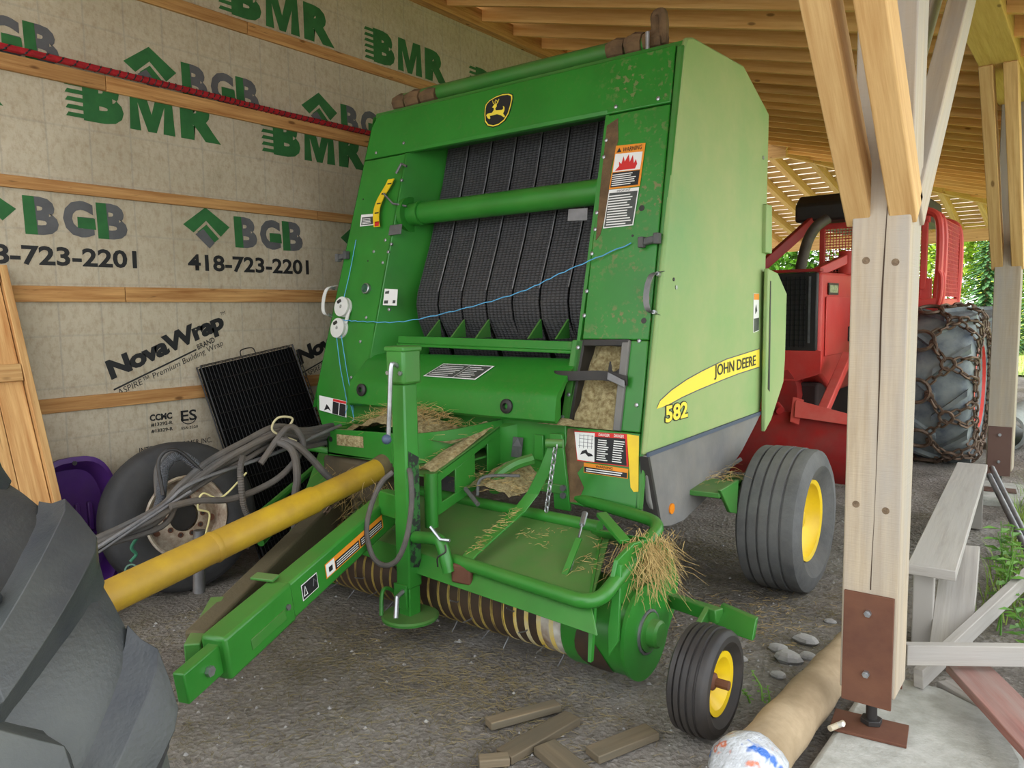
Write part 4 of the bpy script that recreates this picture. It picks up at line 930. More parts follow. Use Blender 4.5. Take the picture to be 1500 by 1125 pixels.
# ---------------------------------------------------------------- tongue
t0, t1 = V(-2.95, 2.80, .635), V(-2.50, 1.44, .39)
td = (t1-t0).normalized(); ts = td.cross(V(0, 0, 1)).normalized(); ts = ts if ts.x > 0 else -ts; tu = ts.cross(td).normalized(); tu = tu if tu.z > 0 else -tu
tg = G().beam(t0, t0+td*1.02, .10, .165).put('tongue_beam', GREEN, bal, bevel=.012)
G().beam(t0+td*.98, t0+td*1.40, .112, .175).put('tongue_sleeve', GREEN, tg, bevel=.014)
G().beam(t0+td*1.38, t0+td*1.58, .05, .12).put('hitch_plate', GREEN, tg, bevel=.006)
G().beam(V(JX-.2, JY+.03, .70), V(JX-.03, JY, .70), .06, .12).put('jack_mount', GREEN, tg, bevel=.005)
bp = t0+td*1.47+ts*.026; G().cyl(bp, bp+ts*.016, .02, 6).put('hitch_bolt', STEEL, tg); bp = t0+td*1.03+ts*.057; G().cyl(bp, bp+ts*.008, .013, 8).put('sleeve_bolt', STEELD, tg)
bp = t0+td*1.16+ts*.057-tu*.02; G().beam(bp-td*.11, bp+td*.11, .006, .045, tu).put('sleeve_slot', GREEND, tg, bevel=.002)
bp = t0+td*.99-ts*.03+tu*.1; G().beam(bp-ts*.09, bp+ts*.02, .05, .012, tu).put('tongue_clip', GREEND, tg, bevel=.003)
def tst(name, a, b, lo, hi, m, off, par): 
    o_ = t0+ts*(.0505+off); return G().add([o_+td*a+tu*lo, o_+td*b+tu*lo, o_+td*b+tu*hi, o_+td*a+tu*hi], [(0, 1, 2, 3), (3, 2, 1, 0)][0:1]).put(name, m, par, smooth=0)
s0 = tst('warning_sticker', .20, .735, -.035, .035, LORANGE, .0015, tg)
tst('sticker_picture', .66, .73, -.03, .03, LWHITE, .0025, s0); tst('sticker_text_field', .44, .655, -.03, .012, LBLACK, .0025, s0); tst('sticker_text_field', .21, .43, -.03, .012, LBLACK, .0025, s0)
for k in range(3):
    tst('print_line', .45, .645, -.022+.011*k, -.018+.011*k, LWHITE, .0035, s0); tst('print_line', .22, .42, -.022+.011*k, -.018+.011*k, LWHITE, .0035, s0)
tst('sticker_figure', .68, .71, -.015, .01, LBLACK, .0035, s0)
s2 = tst('hazard_sticker', .80, .92, -.038, .035, LWHITE, .0015, tg); tst('hazard_field', .804, .916, -.034, .031, LBLACK, .0025, s2)
o_ = t0+ts*.0545; G().tube([o_+td*.885-tu*.02, o_+td*.91-tu*.02, o_+td*.897+tu*.02, o_+td*.885-tu*.02], .002, 4).put('hazard_triangle', LWHITE, s2)
G().tube([o_+td*.84-tu*.01, o_+td*.83+tu*.02, o_+td*.815+tu*.0], .003, 4).put('hazard_hand', LGREY, s2)
G().beam((-3.62, 3.05, .53), (-2.66, 1.50, .385), .09, .16).put('tongue_beam', mk('mud_caked_steel', lin(78, 72, 52), lin(56, 58, 40), 5, .9, dust=.25, bump=.3), bal, bevel=.012)
G().beam((-2.86, 1.72, .42), (-2.60, 1.45, .38), .06, .14).put('hitch_gusset', GREEND, bal, bevel=.006)
# frame side plate with cut-outs and tray full of hay
fpx = -2.65
def fplt(q, t=.012): return G().prism([(fpx, y, z) for y, z in q], (-t, 0, 0))
for q in ([(2.80, .82), (3.36, 1.005), (3.36, .96), (2.80, .765)], [(2.80, .66), (3.36, .79), (3.36, .745), (2.80, .60)], [(2.80, .77), (2.87, .79), (2.87, .67), (2.80, .65)], [(2.98, .83), (3.14, .885), (3.14, .74), (2.98, .70)], [(3.25, .93), (3.37, .97), (3.37, .78), (3.25, .75)]):
    fplt(q).put('frame_side_plate', GREEN, bal, bevel=.003)
G().prism([(fpx, 2.80, .825), (fpx, 3.36, 1.01), (fpx-.14, 3.36, 1.01), (fpx-.14, 2.80, .825)], (0, 0, -.012)).put('frame_top_plate', GREEND, bal)
G().cyl((fpx-.01, 2.80, .84), (fpx-.01, 2.80, .56), .035, 14).put('frame_tube', GREEN, bal)
G().prism([(fpx-.02, 3.36, 1.0), (fpx+.02, 3.36, 1.0), (fpx+.12, 3.39, 1.03), (fpx+.02, 3.39, 1.03)], (0, 0, -.26)).put('frame_gusset', GREEN, bal)
# tray
ty0, ty1 = 2.93, 3.38
G().prism([(-3.62, ty0, .97), (-3.05, ty0, .99), (-3.05, ty0, .83), (-3.62, ty0, .81)], (0, .012, 0)).put('tray_front', GREEN, bal, bevel=.003)
G().add([(-3.53, ty0-.002, .945), (-3.30, ty0-.002, .95), (-3.30, ty0-.002, .885), (-3.53, ty0-.002, .88)], [(0, 1, 2, 3)]).put('tray_slot', HAYG, bal, smooth=0)
G().lathe([(.016, 0), (.016, .002), (.0005, .002), (.0005, 0)], (-3.585, ty0, .91), (0, -1, 0), 14).put('tray_hole', BLACK, bal)
sc2 = curve_pts([(-3.08, ty0, .0), (-2.95, ty0+.01, 0), (-2.83, ty0+.06, 0), (-2.74, ty0+.17, 0), (-2.69, ty0+.33, 0), (-2.66, ty0+.46, 0)], 4)
zt = lambda i: .985+.06*i/(len(sc2)-1)
g = G().loft([[p+V(0, 0, zt(i)), p+V(.012, -.012, zt(i)), p+V(.012, -.0, .80+.13*i/len(sc2)), p+V(0, 0.01, .80+.13*i/len(sc2))] for i, p in enumerate(sc2)])
g.put('tray_scoop', GREEN, bal)
G().prism([(-3.62, ty0, .83), (-2.72, ty0, .83), (-2.66, ty1, .86), (-3.62, ty1, .86)], (0, 0, -.01)).put('tray_floor', GREEND, bal)
G().prism([(-3.62, ty0, .97), (-3.62, ty1, 1.0), (-3.62, ty1, .7), (-3.62, ty0, .81)], (.012, 0, 0)).put('tray_side', GREEN, bal)
G().box((-3.45, 3.15, .68), (.5, .4, .25)).put('gearbox', mk('greasy_gearbox', lin(44, 46, 40), lin(70, 66, 50), 6, .7, dust=.3), bal, bevel=.03)
g = G(); N, M_ = 26, 14; vs = []
for j in range(M_):
    for i in range(N):
        u, v = i/(N-1), j/(M_-1); x = -3.6+.9*u; y = ty0+.015+(ty1-ty0-.0)*v+.12*max(0, u-.75)*(1-v)*4*.5
        h = .96+.12*math.sin(PI*min(1, max(0, (u-.12)/.75)))*math.sin(PI*min(1, v*.8+.2))+noise.noise(V(x*16, y*16, 5))*.022
        vs.append((x, y, h))
g.add(vs, [(j*N+i, j*N+i+1, (j+1)*N+i+1, (j+1)*N+i) for j in range(M_-1) for i in range(N-1)])
g.put('hay_heap', HAYG, bal, smooth=60)['kind'] = 'stuff'
def straw(name, fn, n, L, r, m, par, flat=.35, drop=None):
    g = G()
    for _ in range(n):
        p = V(fn()); a = random.random()*2*PI; d = V(math.cos(a), math.sin(a), (random.random()-.5)*2*flat)
        if drop: d = (V(drop)+d*.55).normalized()
        l = L*(.4+random.random()); q = p+d*l; m1 = p.lerp(q, .5)+V(random.uniform(-1, 1), random.uniform(-1, 1), random.uniform(-.3, 1))*l*.12
        s = d.cross(V(0, 0, 1)); s = (s.normalized() if s.length > .1 else V(1, 0, 0))*r; u = V(0, 0, r)
        g.add([p-s, p+s, p+u, m1-s, m1+s, m1+u, q-s*.4, q+s*.4, q+u*.4], [(0, 1, 4, 3), (1, 2, 5, 4), (2, 0, 3, 5), (3, 4, 7, 6), (4, 5, 8, 7), (5, 3, 6, 8)])
    o = g.put(name, m, par, smooth=0); o['kind'] = 'stuff'; return o
U = random.uniform
def heap():
    u, v = random.betavariate(2, 2), random.betavariate(2, 2)
    x = -3.6+.9*u; y = ty0+.03+(ty1-ty0-.05)*v; return (x, y, .98+.12*math.sin(PI*u)*math.sin(PI*v)+U(-.01, .02))
straw('loose_hay', heap, 520, .09, .0014, HAY, bal, .5)
straw('loose_hay', lambda: (lambda t: (-2.72+U(-.06, .05), 2.82+.5*t, .835+.18*t+U(0, .012)))(random.random()), 160, .05, .0013, HAY, bal, .3)
straw('loose_hay', lambda: (lambda t: (-2.27+U(-.03, .03), 2.64+.36*t, .53+.125*t+U(.002, .012)))(random.random()), 90, .04, .0013, HAY, bal, .2)
straw('loose_hay', lambda: (U(-2.2, -1.98), U(2.85, 3.1), .0)[:2]+(.545+.0*1+U(.0, .05),), 60, .03, .0012, HAY, bal, .2)
straw('loose_hay', lambda: (lambda y: (U(-1.82, -1.52), y, .46+(y-2.55)*.24+.012))(U(2.75, 3.2)), 120, .05, .0013, HAY, bal, .3)
straw('hanging_hay', lambda: (lambda t: (-1.56+.06*t+U(-.08, .06), 2.86+.25*random.random(), .66-.12*t))(random.random()), 420, .17, .0015, HAY, bal, .6, (.18, -.25, -.75))
straw('hanging_hay', lambda: (U(-1.62, -1.46), U(2.8, 3.22), U(.42, .66)), 260, .12, .0014, HAY, bal, .6, (.2, -.1, -.5))
straw('loose_hay', lambda: (U(-2.75, -2.3), U(3.05, 3.38), U(.70, .80)), 220, .06, .0013, HAY, bal, .4)
straw('loose_hay', lambda: (U(-3.5, -3.05), U(2.75, 2.95), U(.5, .8)), 120, .14, .0016, HAY, bal, .5, (0, -.2, -.5))
straw('loose_hay', lambda: (U(-1.95, -1.6), U(4.0, 4.45), .67+U(0, .04)), 160, .09, .0014, HAY, bal, .4)
g = G(); vs = []; N = 12
for j in range(N):
    for i in range(N):
        u, v = i/(N-1), j/(N-1); vs.append((-2.72+.36*u, 3.06+.33*v, .70+.13*math.sin(PI*u)*(.3+.7*v)+noise.noise(V(u*6, v*6, 1))*.02))
g.add(vs, [(j*N+i, j*N+i+1, (j+1)*N+i+1, (j+1)*N+i) for j in range(N-1) for i in range(N-1)]).put('chaff_heap', HAYG, bal, smooth=60)['kind'] = 'stuff'
g = G(); vs = []
for j in range(N):
    for i in range(N):
        u, v = i/(N-1), j/(N-1); vs.append((-2.78+.12*u, 2.82+.5*v, .828+.18*v+.025*math.sin(PI*u)+noise.noise(V(u*6, v*16, 1))*.008))
g.add(vs, [(j*N+i, j*N+i+1, (j+1)*N+i+1, (j+1)*N+i) for j in range(N-1) for i in range(N-1)]).put('chaff_heap', HAYG, bal, smooth=60)['kind'] = 'stuff'
g = G(); vs = []
for j in range(N):
    for i in range(N):
        u, v = i/(N-1), j/(N-1); vs.append((-2.35+.27*u, 3.30+.06*v, 1.055+.03*math.sin(PI*u)*v))
g.add(vs, [(j*N+i, j*N+i+1, (j+1)*N+i+1, (j+1)*N+i) for j in range(N-1) for i in range(N-1)]).put('chaff_heap', HAYG, bal, smooth=60)['kind'] = 'stuff'
# ---------------------------------------------------------------- drive shaft and hoses
a, b = V(-3.15, 2.98, .80), V(-3.08, 1.02, .475)
d = (b-a).normalized()
pto = G().tube([a, a+d*.62], .062, 26).put('drive_shaft_shield', YELLOWD, bal, smooth=40)
G().tube([a+d*.55, a+d*.57, b-d*.2, b], .069, 26).put('outer_shield', YELLOWD, pto, smooth=40)
G().tube([a+d*1.12, a+d*1.135, a+d*1.15], [.070, .074, .070], 26).put('shield_seam', YELLOWD, pto, smooth=60)
G().tube([a-d*.06, a+d*.1], [.085, .064], 22).put('shield_bell', mk('dusty_bell', lin(120, 104, 66), lin(84, 74, 56), 6, .8), pto)
def hose(ps, r, m=HOSE, name='hydraulic_hose', corr=False, n=7):
    pp = curve_pts(ps, n)
    if corr:
        q = []; rr = []
        for i in range(len(pp)-1):
            for k in range(4):
                q.append(pp[i].lerp(pp[i+1], k/4)); rr.append(r*(1.0 if k % 2 else .86))
        return G().tube(q, rr, 10).put(name, m, bal, smooth=25)
    return G().tube(pp, r, 9).put(name, m, bal)
for k in range(6):
    o = V(U(-.03, .05), U(-.02, .02), .028*(k-2.5)*.7); e = V(U(-.02, .02), U(-.02, .02), U(-.02, .02))
    hose([V(-3.66, 2.98, .93)+o, V(-3.60, 2.72, .94)+o, V(-3.6, 2.54, .985)+o, V(-3.6, 2.33, .93)+o+e, V(-3.6, 2.12, .855)+o, V(-3.6, 1.97, .77)+o*.8, V(-3.6, 1.86, .68)+o+e, V(-3.6, 1.6, .625)+o*.5, V(-3.6, 1.3, .58)+o*.4], .014+.003*(k % 2))
hose([(-3.52, 2.40, .86), (-3.5, 2.56, 1.03), (-3.48, 2.63, .99), (-3.47, 2.63, .90), (-3.46, 2.46, .775), (-3.48, 2.21, .715), (-3.5, 2.02, .74), (-3.5, 1.88, .74)], .017)
hose([(-3.46, 2.26, .93), (-3.45, 2.232, .857), (-3.45, 2.242, .677), (-3.44, 2.276, .562), (-3.42, 2.223, .455)], .017, corr=True)
hose([(-3.52, 2.5, .97), (-3.42, 2.53, .92), (-3.4, 2.54, .78), (-3.4, 2.51, .62), (-3.38, 2.5, .46)], .02)
hose([(-3.50, 2.52, .97), (-3.43, 2.57, .94), (-3.4, 2.64, .86), (-3.38, 2.70, .78), (-3.36, 2.74, .73)], .02)
hose([(-3.54, 2.55, 1.0), (-3.44, 2.56, .9), (-3.42, 2.56, .76), (-3.42, 2.53, .64)], .018)
hose([(-3.6, 2.12, .86), (-3.63, 2.02, .95), (-3.65, 1.95, .91), (-3.65, 1.925, .82), (-3.65, 1.91, .74), (-3.65, 1.86, .65), (-3.65, 1.74, .625), (-3.65, 1.55, .61)], .026, mk('corrugated_grey_conduit', lin(92, 94, 98), lin(74, 76, 80), 8, .6), 'corrugated_conduit', True)
hose([(-3.62, 2.1, .88), (-3.66, 2.0, .97), (-3.68, 1.93, .9), (-3.68, 1.92, .76)], .02)
hose([(-3.57, 2.1, .86), (-3.6, 1.98, .99), (-3.62, 1.9, .95), (-3.6, 1.9, .78)], .009, BLACK, 'cable_loop')
hose([(-3.55, 2.98, .99), (-3.55, 2.50, .892), (-3.55, 2.04, .825), (-3.55, 1.86, .735), (-3.55, 1.5, .59)], .01, STEELD, 'steel_pipe')
hose([(-3.52, 2.0, .79), (-3.54, 1.8, .70), (-3.56, 1.5, .56)], .007, STEELD, 'steel_pipe')
hose([(-3.52, 2.58, 1.02), (-3.5, 2.6, 1.08), (-3.52, 2.52, 1.09), (-3.54, 2.5, 1.02), (-3.5, 2.62, .95)], .006, mk('pale_cord', lin(190, 180, 140), None, 4, .8), 'tie_cord')
hose([(-3.5, 2.3, .83), (-3.5, 2.15, .73), (-3.5, 2.05, .77), (-3.5, 2.02, .70), (-3.5, 2.08, .66), (-3.5, 2.05, .55)], .005, mk('yellow_white_cord', lin(210, 200, 140), None, 4, .8), 'tie_cord')
G().cyl((-3.6, 2.08, .56), (-3.6, 2.06, .24), .03, 14).put('hanging_cylinder', STEELD, bal)
hose([(-3.7, 1.82, .58), (-3.7, 1.78, .53), (-3.7, 1.8, .49), (-3.7, 1.77, .46)], .008, GREENTW, 'cap_tether'); G().lathe([(.03, 0), (.03, .05), (.022, .05), (.022, 0)], (-3.7, 1.775, .415), (.7, -.4, .3), 18).put('dust_cap', mk('teal_cap', lin(96, 132, 112), None, 5, .6), bal)
G().tube(curve_pts([(-3.95, 3.15, .86), (-3.95, 3.0, .83), (-3.8, 3.0, .82), (-3.65, 3.05, .80)], 5), .022, 10).put('support_rod', GREEN, bal)
G().cyl((-4.1, 3.3, .68), (-3.62, 2.30, .48), .022, 10).put('support_rod', GREEN, bal)
G().cyl((-4.1, 3.3, .60), (-3.55, 2.4, .42), .02, 10).put('support_rod', GREEN, bal)
G().prism([(-4.02, 3.2, .78), (-3.6, 3.2, .80), (-3.5, 3.0, .62), (-3.5, 2.7, .55), (-3.75, 2.85, .58)], (0, .03, -.03)).put('frame_gusset', GREEN, bal)
chain([(-3.2, 2.9, .80), (-3.23, 2.8, .73), (-3.30, 2.68, .6), (-3.36, 2.62, .5)], bal, 'safety_chain', CHAIN, .005, .04, .013)['kind'] = 'stuff'
# ================================================================ big tractor wheel in the foreground
TR, TW = .70, .50
tw_ = thing('tractor_wheel', 'huge black tractor tire with deep lugs in the near left corner', 'wheel', (-1.96, .60, 0), rz=math.atan2(.985, -.17))
TC = V(0, 0, TR)
def loc(o, **k): return o
pf = [(.30, -TW+.06), (.33, -TW+.02), (.45, -TW-.01), (TR-.12, -TW-.005), (TR-.07, -TW+.012), (TR-.052, -TW+.06), (TR-.047, -TW+.17), (TR-.045, -TW/2), (TR-.047, -.17), (TR-.052, -.06), (TR-.07, -.012), (TR-.12, .005), (.45, .01), (.33, -.02), (.30, -.06)]
tt = G().lathe(pf, TC, (1, 0, 0), 72).put('tire', RUBBERT, tw_, smooth=50, local=True)
G().lathe([(.31, -.08), (.28, -.09), (.24, -.2), (.06, -.2), (.06, -.22), (.24, -.22), (.28, -.36), (.31, -.37)], TC, (1, 0, 0), 40).put('rim', YELLOW, tw_, local=True)
def lugmesh(side):
    """one lug: runs from the shoulder towards the centre line"""
    st = []; n = 8
    s = 1 if side > 0 else -1; edge = 0 if side > 0 else -TW
    for i in range(n+1):
        t = i/n; h = edge-s*(TW/2+.03)*t
        th = .02-.40*t+.05*t*t; st.append((h, th, .115-.035*t))
    P = lambda h, th, r: (h, r*math.sin(th), r*math.cos(th))
    def ring(h, th, w, rt, rb, fl):
        a = w/2/TR; b = (w/2+fl*.45)/TR; c = (w/2+fl)/TR
        return [P(h, th-c, rb), P(h, th-b, rb+(rt-rb)*.35), P(h, th-a, rt), P(h, th, rt+.001), P(h, th+a, rt), P(h, th+b, rb+(rt-rb)*.35), P(h, th+c, rb)]
    h, th, w = st[0]; rings = [ring(h+s*.004, th+.06, w, TR-.14, TR-.16, .01), ring(h+s*.003, th+.03, w, TR-.06, TR-.15, .02)]
    for i, (h, th, w) in enumerate(st):
        if i == 0: h -= s*.012
        rings.append(ring(h, th, w, TR-.006*(i == 0), TR-.06, .055+.02*(1-i/n)))
    h, th, w = st[-1]; rings.append(ring(h-s*.02, th-.02, w*.8, TR-.03, TR-.06, .02))
    return G().loft(rings)
proto = {}
NL = 12
for side in (1, -1):
    for k in range(NL):
        a = 2*PI*(k+(0 if side > 0 else .5))/NL
        if side not in proto:
            o = lugmesh(side).put('lug', RUBBERT, tw_, smooth=40, local=True, bevel=.01, fix=True); proto[side] = o
        else:
            o = proto[side].copy(); COL.objects.link(o)
        o.location = TC; o.rotation_euler = (a+.12, 0, 0)

# ================================================================ things along the left wall
tk = thing('truck_wheel', 'worn truck tire on a rusty white rim leaning on the wrapped wall', 'wheel', (-4.52, 2.45, 0))
axk = V(.985, -.12, .12).normalized(); kc = V(-4.42, 2.43, .432)
G().lathe([(.235, -.10), (.26, -.125), (.33, -.135), (.41, -.12), (.44, -.10), (.452, -.05), (.452, .05), (.44, .10), (.41, .12), (.33, .135), (.26, .125), (.235, .10)], kc, axk, 56).put('tire', RUBBER, tk, smooth=50)
rm = G().lathe([(.25, .118), (.24, .128), (.228, .118), (.222, .06), (.215, .02), (.19, .03), (.15, .06), (.128, .07), (.09, .07), (.09, .055), (.13, .05), (.2, .0), (.22, -.1), (.245, -.12)], kc, axk, 48).put('rim', RIMW, tk, smooth=40)
e1 = axk.cross(V(0, 0, 1)).normalized(); e2 = axk.cross(e1)
for k in range(10):
    a = 2*PI*k/10; p = kc+(e1*math.cos(a)+e2*math.sin(a))*.112+axk*.068
    G().lathe([(.017, 0), (.017, .006), (.010, .006), (.010, 0)], p, axk, 10).put('stud_hole', RUST, rm)
    G().lathe([(.010, .002), (.0005, .002), (.0005, .0035), (.010, .0035)], p, axk, 10).put('stud_hole', BLACK, rm)
for k in range(5):
    a = 2*PI*k/5+.4; p = kc+(e1*math.cos(a)+e2*math.sin(a))*.175+axk*.047
    G().lathe([(.022, 0), (.022, .004), (.0005, .004), (.0005, 0)], p, axk, 12).put('hand_hole', RUST, rm)
G().cyl(kc-axk*.02, kc+axk*.03, .09, 24).put('hub_bore', BLACK, rm)

# folded wire dog crate
cr_ = thing('wire_crate', 'folded black wire dog crate leaning against the wall behind the hoses', 'crate', (-4.6, 3.3, 0))
def crate_pt(u, v, d): # u along Y, v up, d out
    b0, b1, t0_, t1_ = V(-4.42, 2.98, 0), V(-4.44, 3.80, 0), V(-4.80, 2.815, 1.30), V(-4.80, 3.555, 1.41)
    n = V(.95, -.05, .28).normalized()
    return b0.lerp(b1, u).lerp(t0_.lerp(t1_, u), v)+n*d
G().prism([crate_pt(.0, .0, .018), crate_pt(1, .0, .018), crate_pt(1, .99, .018), crate_pt(.0, .99, .018)], V(.02, 0, .006)).put('tray', mk('matt_black_tray', lin(10, 10, 11), None, 5, .9, spec=.1), cr_)
for layer, d in enumerate((-.0, .055)):
    fr2 = G().tube([crate_pt(0, 0, d), crate_pt(1, 0, d), crate_pt(1, 1, d), crate_pt(0, 1, d)], .006, 6, closed=True).put('frame', BLACKM, cr_)
    if layer: 
        for k in range(1, 28):
            G().tube([crate_pt(k/28, 0, d), crate_pt(k/28, 1, d)], .0022, 4, False).put('wire', BLACKM, fr2)
        for k in range(1, 12): G().tube([crate_pt(0, k/12, d+.004), crate_pt(1, k/12, d+.004)], .003, 4, False).put('wire', BLACKM, fr2)
for k in range(0, 30):
    v = .1+.85*k/29; G().tube([crate_pt(1, v, 0), crate_pt(1.06, v-.01, .03), crate_pt(1.0, v, .055)], .0025, 4).put('side_wire', BLACKM, cr_)
G().tube([crate_pt(1.06, .08, .03), crate_pt(1.06, .97, .03)], .004, 5).put('side_wire', BLACKM, cr_)
G().tube(curve_pts([crate_pt(.42, 1, .05), crate_pt(.44, 1.03, .05), crate_pt(.56, 1.03, .05), crate_pt(.58, 1, .05)], 4), .004, 6).put('carry_handle', BLACKM, cr_)

# purple sled
sl = thing('plastic_sled', 'purple plastic sled standing on end between plank door and truck wheel', 'sled', (-4.55, 1.98, 0))
def sled_outline(k, n, s=1.0):
    a = 2*PI*k/n; c, s_ = math.cos(a), math.sin(a)
    return (abs(c)**.65)*(1 if c > 0 else -1)*.24*s, (abs(s_)**.75)*(1 if s_ > 0 else -1)*.41*s
n = 40; R3 = []
tilt = Matrix.Rotation(math.radians(-4), 3, 'Y')
def sled(y, z, d): return V(-4.70, 1.96, .43)+tilt @ V(d, y, z)
for s_, d in ((1.0, .0), (1.0, .03), (.93, .035), (.88, .0), (.80, -.09), (.6, -.10), (.05, -.10)):
    R3.append([sled(*sled_outline(k, n, s_), d) for k in range(n)])
so = G().loft(R3, True, False).put('shell', PURPLE, sl, smooth=50, fix=True)
for yy in (-.1, -.03, .04, .11): G().beam(sled(yy, -.05, -.085), sled(yy, .12, -.085), .03, .03, (1, 0, 0)).put('moulded_rib', PURPLE, so, bevel=.006)
G().beam(sled(-.18, -.10, -.09), sled(.18, -.10, -.09), .03, .03, (1, 0, 0)).put('moulded_step', PURPLE, so, bevel=.006)
G().lathe([(.013, 0), (.013, .006), (.0005, .006), (.0005, 0)], sled(0, .375, .035), tilt @ V(1, 0, 0), 12).put('rope_hole', BLACK, so)

# plank door leaning at left
dr = thing('plank_door', 'pine plank door panel leaning against the wall at the left edge', 'door panel', (-4.5, 1.4, 0))
def dpt(u, v, d): # u from right edge leftwards
    br, tr2 = V(-4.28, 1.80, .0), V(-4.80, 1.715, 1.93); wd_ = V(0, -1, 0)
    return br.lerp(tr2, v)+wd_*u+V(.96, 0, .26)*d
for k in range(6):
    u0 = .045+.135*k
    G().beam(dpt(u0+.066, .01, 0), dpt(u0+.066, .985, 0), .131, .02, (.96, 0, .26)).put('plank', WOODD, dr, bevel=.003)
G().beam(dpt(.02, 0, .012), dpt(.02, 1, .012), .04, .05, (.96, 0, .26)).put('edge_stile', WOODD, dr, bevel=.003)
for v in (.975, .70, .28, .03): G().beam(dpt(.045, v, .022), dpt(.86, v, .022), .095, .022, (.96, 0, .26)).put('ledge', WOODD, dr, bevel=.003)

# ================================================================ log skidder behind the baler
sk = thing('log_skidder', 'red log skidder with chained tires and mesh cab parked behind the baler', 'skidder', (-2.75, 9.5, 0))
G().prism([(-3.3, y, z) for y, z in ((7.98, .98), (7.98, 1.99), (9.7, 2.02), (9.7, .75), (8.5, .75))], (1.1, 0, 0)).put('hood', RED, sk, bevel=.03)
G().prism([(-3.3, 7.9, 1.22), (-2.215, 7.9, 1.22), (-2.19, 7.98, 1.22), (-2.19, 7.98, .98), (-2.42, 7.93, .90), (-3.1, 7.93, .90), (-3.3, 7.98, .98)][::-1], (0, .06, 0)).put('lower_cowl', RED, sk, bevel=.02)
G().box((-2.75, 7.94, 2.01), (1.12, .12, .03)).put('hood_lip', REDM, sk, bevel=.008)
gr_ = G().box((-2.76, 7.93, 1.60), (1.08, .06, .78)).put('grille_surround', BLACK, sk, bevel=.015)
MESHB = mk('black_grille_mesh', lin(14, 14, 16), None, 4, .5)
for k in range(9): G().box((-2.70+.045*k, 7.895, 1.60), (.006, .012, .70)).put('grille_bar', MESHB, gr_)
for k in range(14): G().box((-2.52, 7.893, 1.27+.05*k), (.40, .006, .008)).put('grille_bar', MESHB, gr_)
for x in (-2.62, -2.29): G().box((x, 7.888, 1.62), (.02, .008, .66)).put('grille_strip', STEELD, gr_)
G().cyl((-2.75, 7.93, .76), (-2.75, 8.5, .72), .35, 24).put('front_barrel', REDM, sk)
np_ = G().box((-2.185, 8.35, 1.83), (.006, .36, .12)).put('name_plate', mk('dark_plate', lin(62, 62, 44), lin(40, 44, 32), 30, .5), sk)
G().box((-2.181, 8.35, 1.83), (.004, .29, .075)).put('plate_field', mk('pale_green_plate_field', lin(196, 204, 160), lin(120, 136, 96), 40, .5), np_)
G().box((-2.188, 8.55, 1.45), (.012, .9, .6)).put('side_cover', RED, sk, bevel=.006)
G().box((-2.17, 9.0, 1.35), (.05, .1, .16)).put('latch_box', BLACK, sk, bevel=.006)
G().box((-2.75, 9.6, .62), (1.0, 3.0, .5)).put('belly_gap_filler', mk('dark_gap_filler', lin(50, 34, 32), None, 4, .8), sk, bevel=.03)  # underbelly box added dark to cover the bright gap below the hood
# blade and arms
bl = []
for i in range(9):
    t = i/8; bl.append((6.98+.16*(2*t-1)**2, .07+.62*t))
G().prism([(-4.05, y, z) for y, z in bl]+[(-4.05, y+.04, z) for y, z in bl[::-1]], (2.45, 0, 0)).put('blade', REDM, sk, smooth=40)
G().prism([(-2.15, 7.02, .66), (-1.62, 7.02, .62), (-1.62, 7.14, .66), (-2.18, 7.14, .78)], (0, .04, .02)).put('blade_bracket', RED, sk, bevel=.006)
G().prism([(-2.18, 7.0, .62), (-2.12, 7.0, .60), (-2.14, 7.2, .80), (-2.22, 7.2, .82)], (.02, 0, .0)).put('blade_gusset', RED, sk)
G().beam((-1.95, 7.12, .66), (-2.02, 8.3, 1.15), .09, .09).put('blade_arm', RED, sk, bevel=.01)
G().cyl((-2.3, 7.1, .70), (-2.36, 7.16, .74), .04, 12).put('blade_pin', REDM, sk)
# exhaust, bars, canopy, cab
G().tube(curve_pts([(-2.50, 8.25, 2.0), (-2.47, 8.25, 2.16), (-2.42, 8.25, 2.34), (-2.35, 8.28, 2.47), (-2.26, 8.35, 2.55)], 6), .055, 14).put('exhaust_pipe', mk('sooty_exhaust', lin(96, 88, 78), lin(70, 64, 58), 6, .6, .3), sk)
G().beam((-3.0, 8.3, 2.02), (-2.62, 9.4, 2.72), .06, .12).put('roll_bar', REDM, sk, bevel=.01)
G().beam((-2.42, 8.6, 2.02), (-2.0, 9.3, 2.32), .09, .1).put('roll_bar', RED, sk, bevel=.01)
G().prism([(-2.86, y, z) for y, z in ((9.2, 2.62), (9.2, 2.82), (9.35, 2.93), (11.3, 2.93), (11.3, 2.62))], (1.2, 0, 0)).put('canopy', BLACK, sk, bevel=.03)
cab = G().box((-2.2, 9.5, 2.58), (1.4, .07, .07)).put('cab_frame', RED, sk, bevel=.01)
for x in (-2.62, -2.24, -1.98, -1.55): G().box((x, 9.5, 2.2), (.06, .07, .75)).put('cab_post', RED, cab, bevel=.008)
def wiremesh(o, u, v, nu, nv, r, name='cab_mesh'):
    g = G(); o, u, v = V(o), V(u), V(v)
    for i in range(nu+1): g.tube([o+u*i/nu, o+u*i/nu+v], r, 4, False)
    for j in range(nv+1): g.tube([o+v*j/nv, o+v*j/nv+u], r, 4, False)
    ob = g.put(name, RED, cab); ob['kind'] = 'stuff'; return ob
wiremesh((-2.6, 9.48, 2.05), (.34, 0, 0), (0, 0, .5), 10, 16, .005)
wiremesh((-1.95, 9.48, 1.75), (.38, 0, 0), (0, 0, .85), 10, 24, .005)
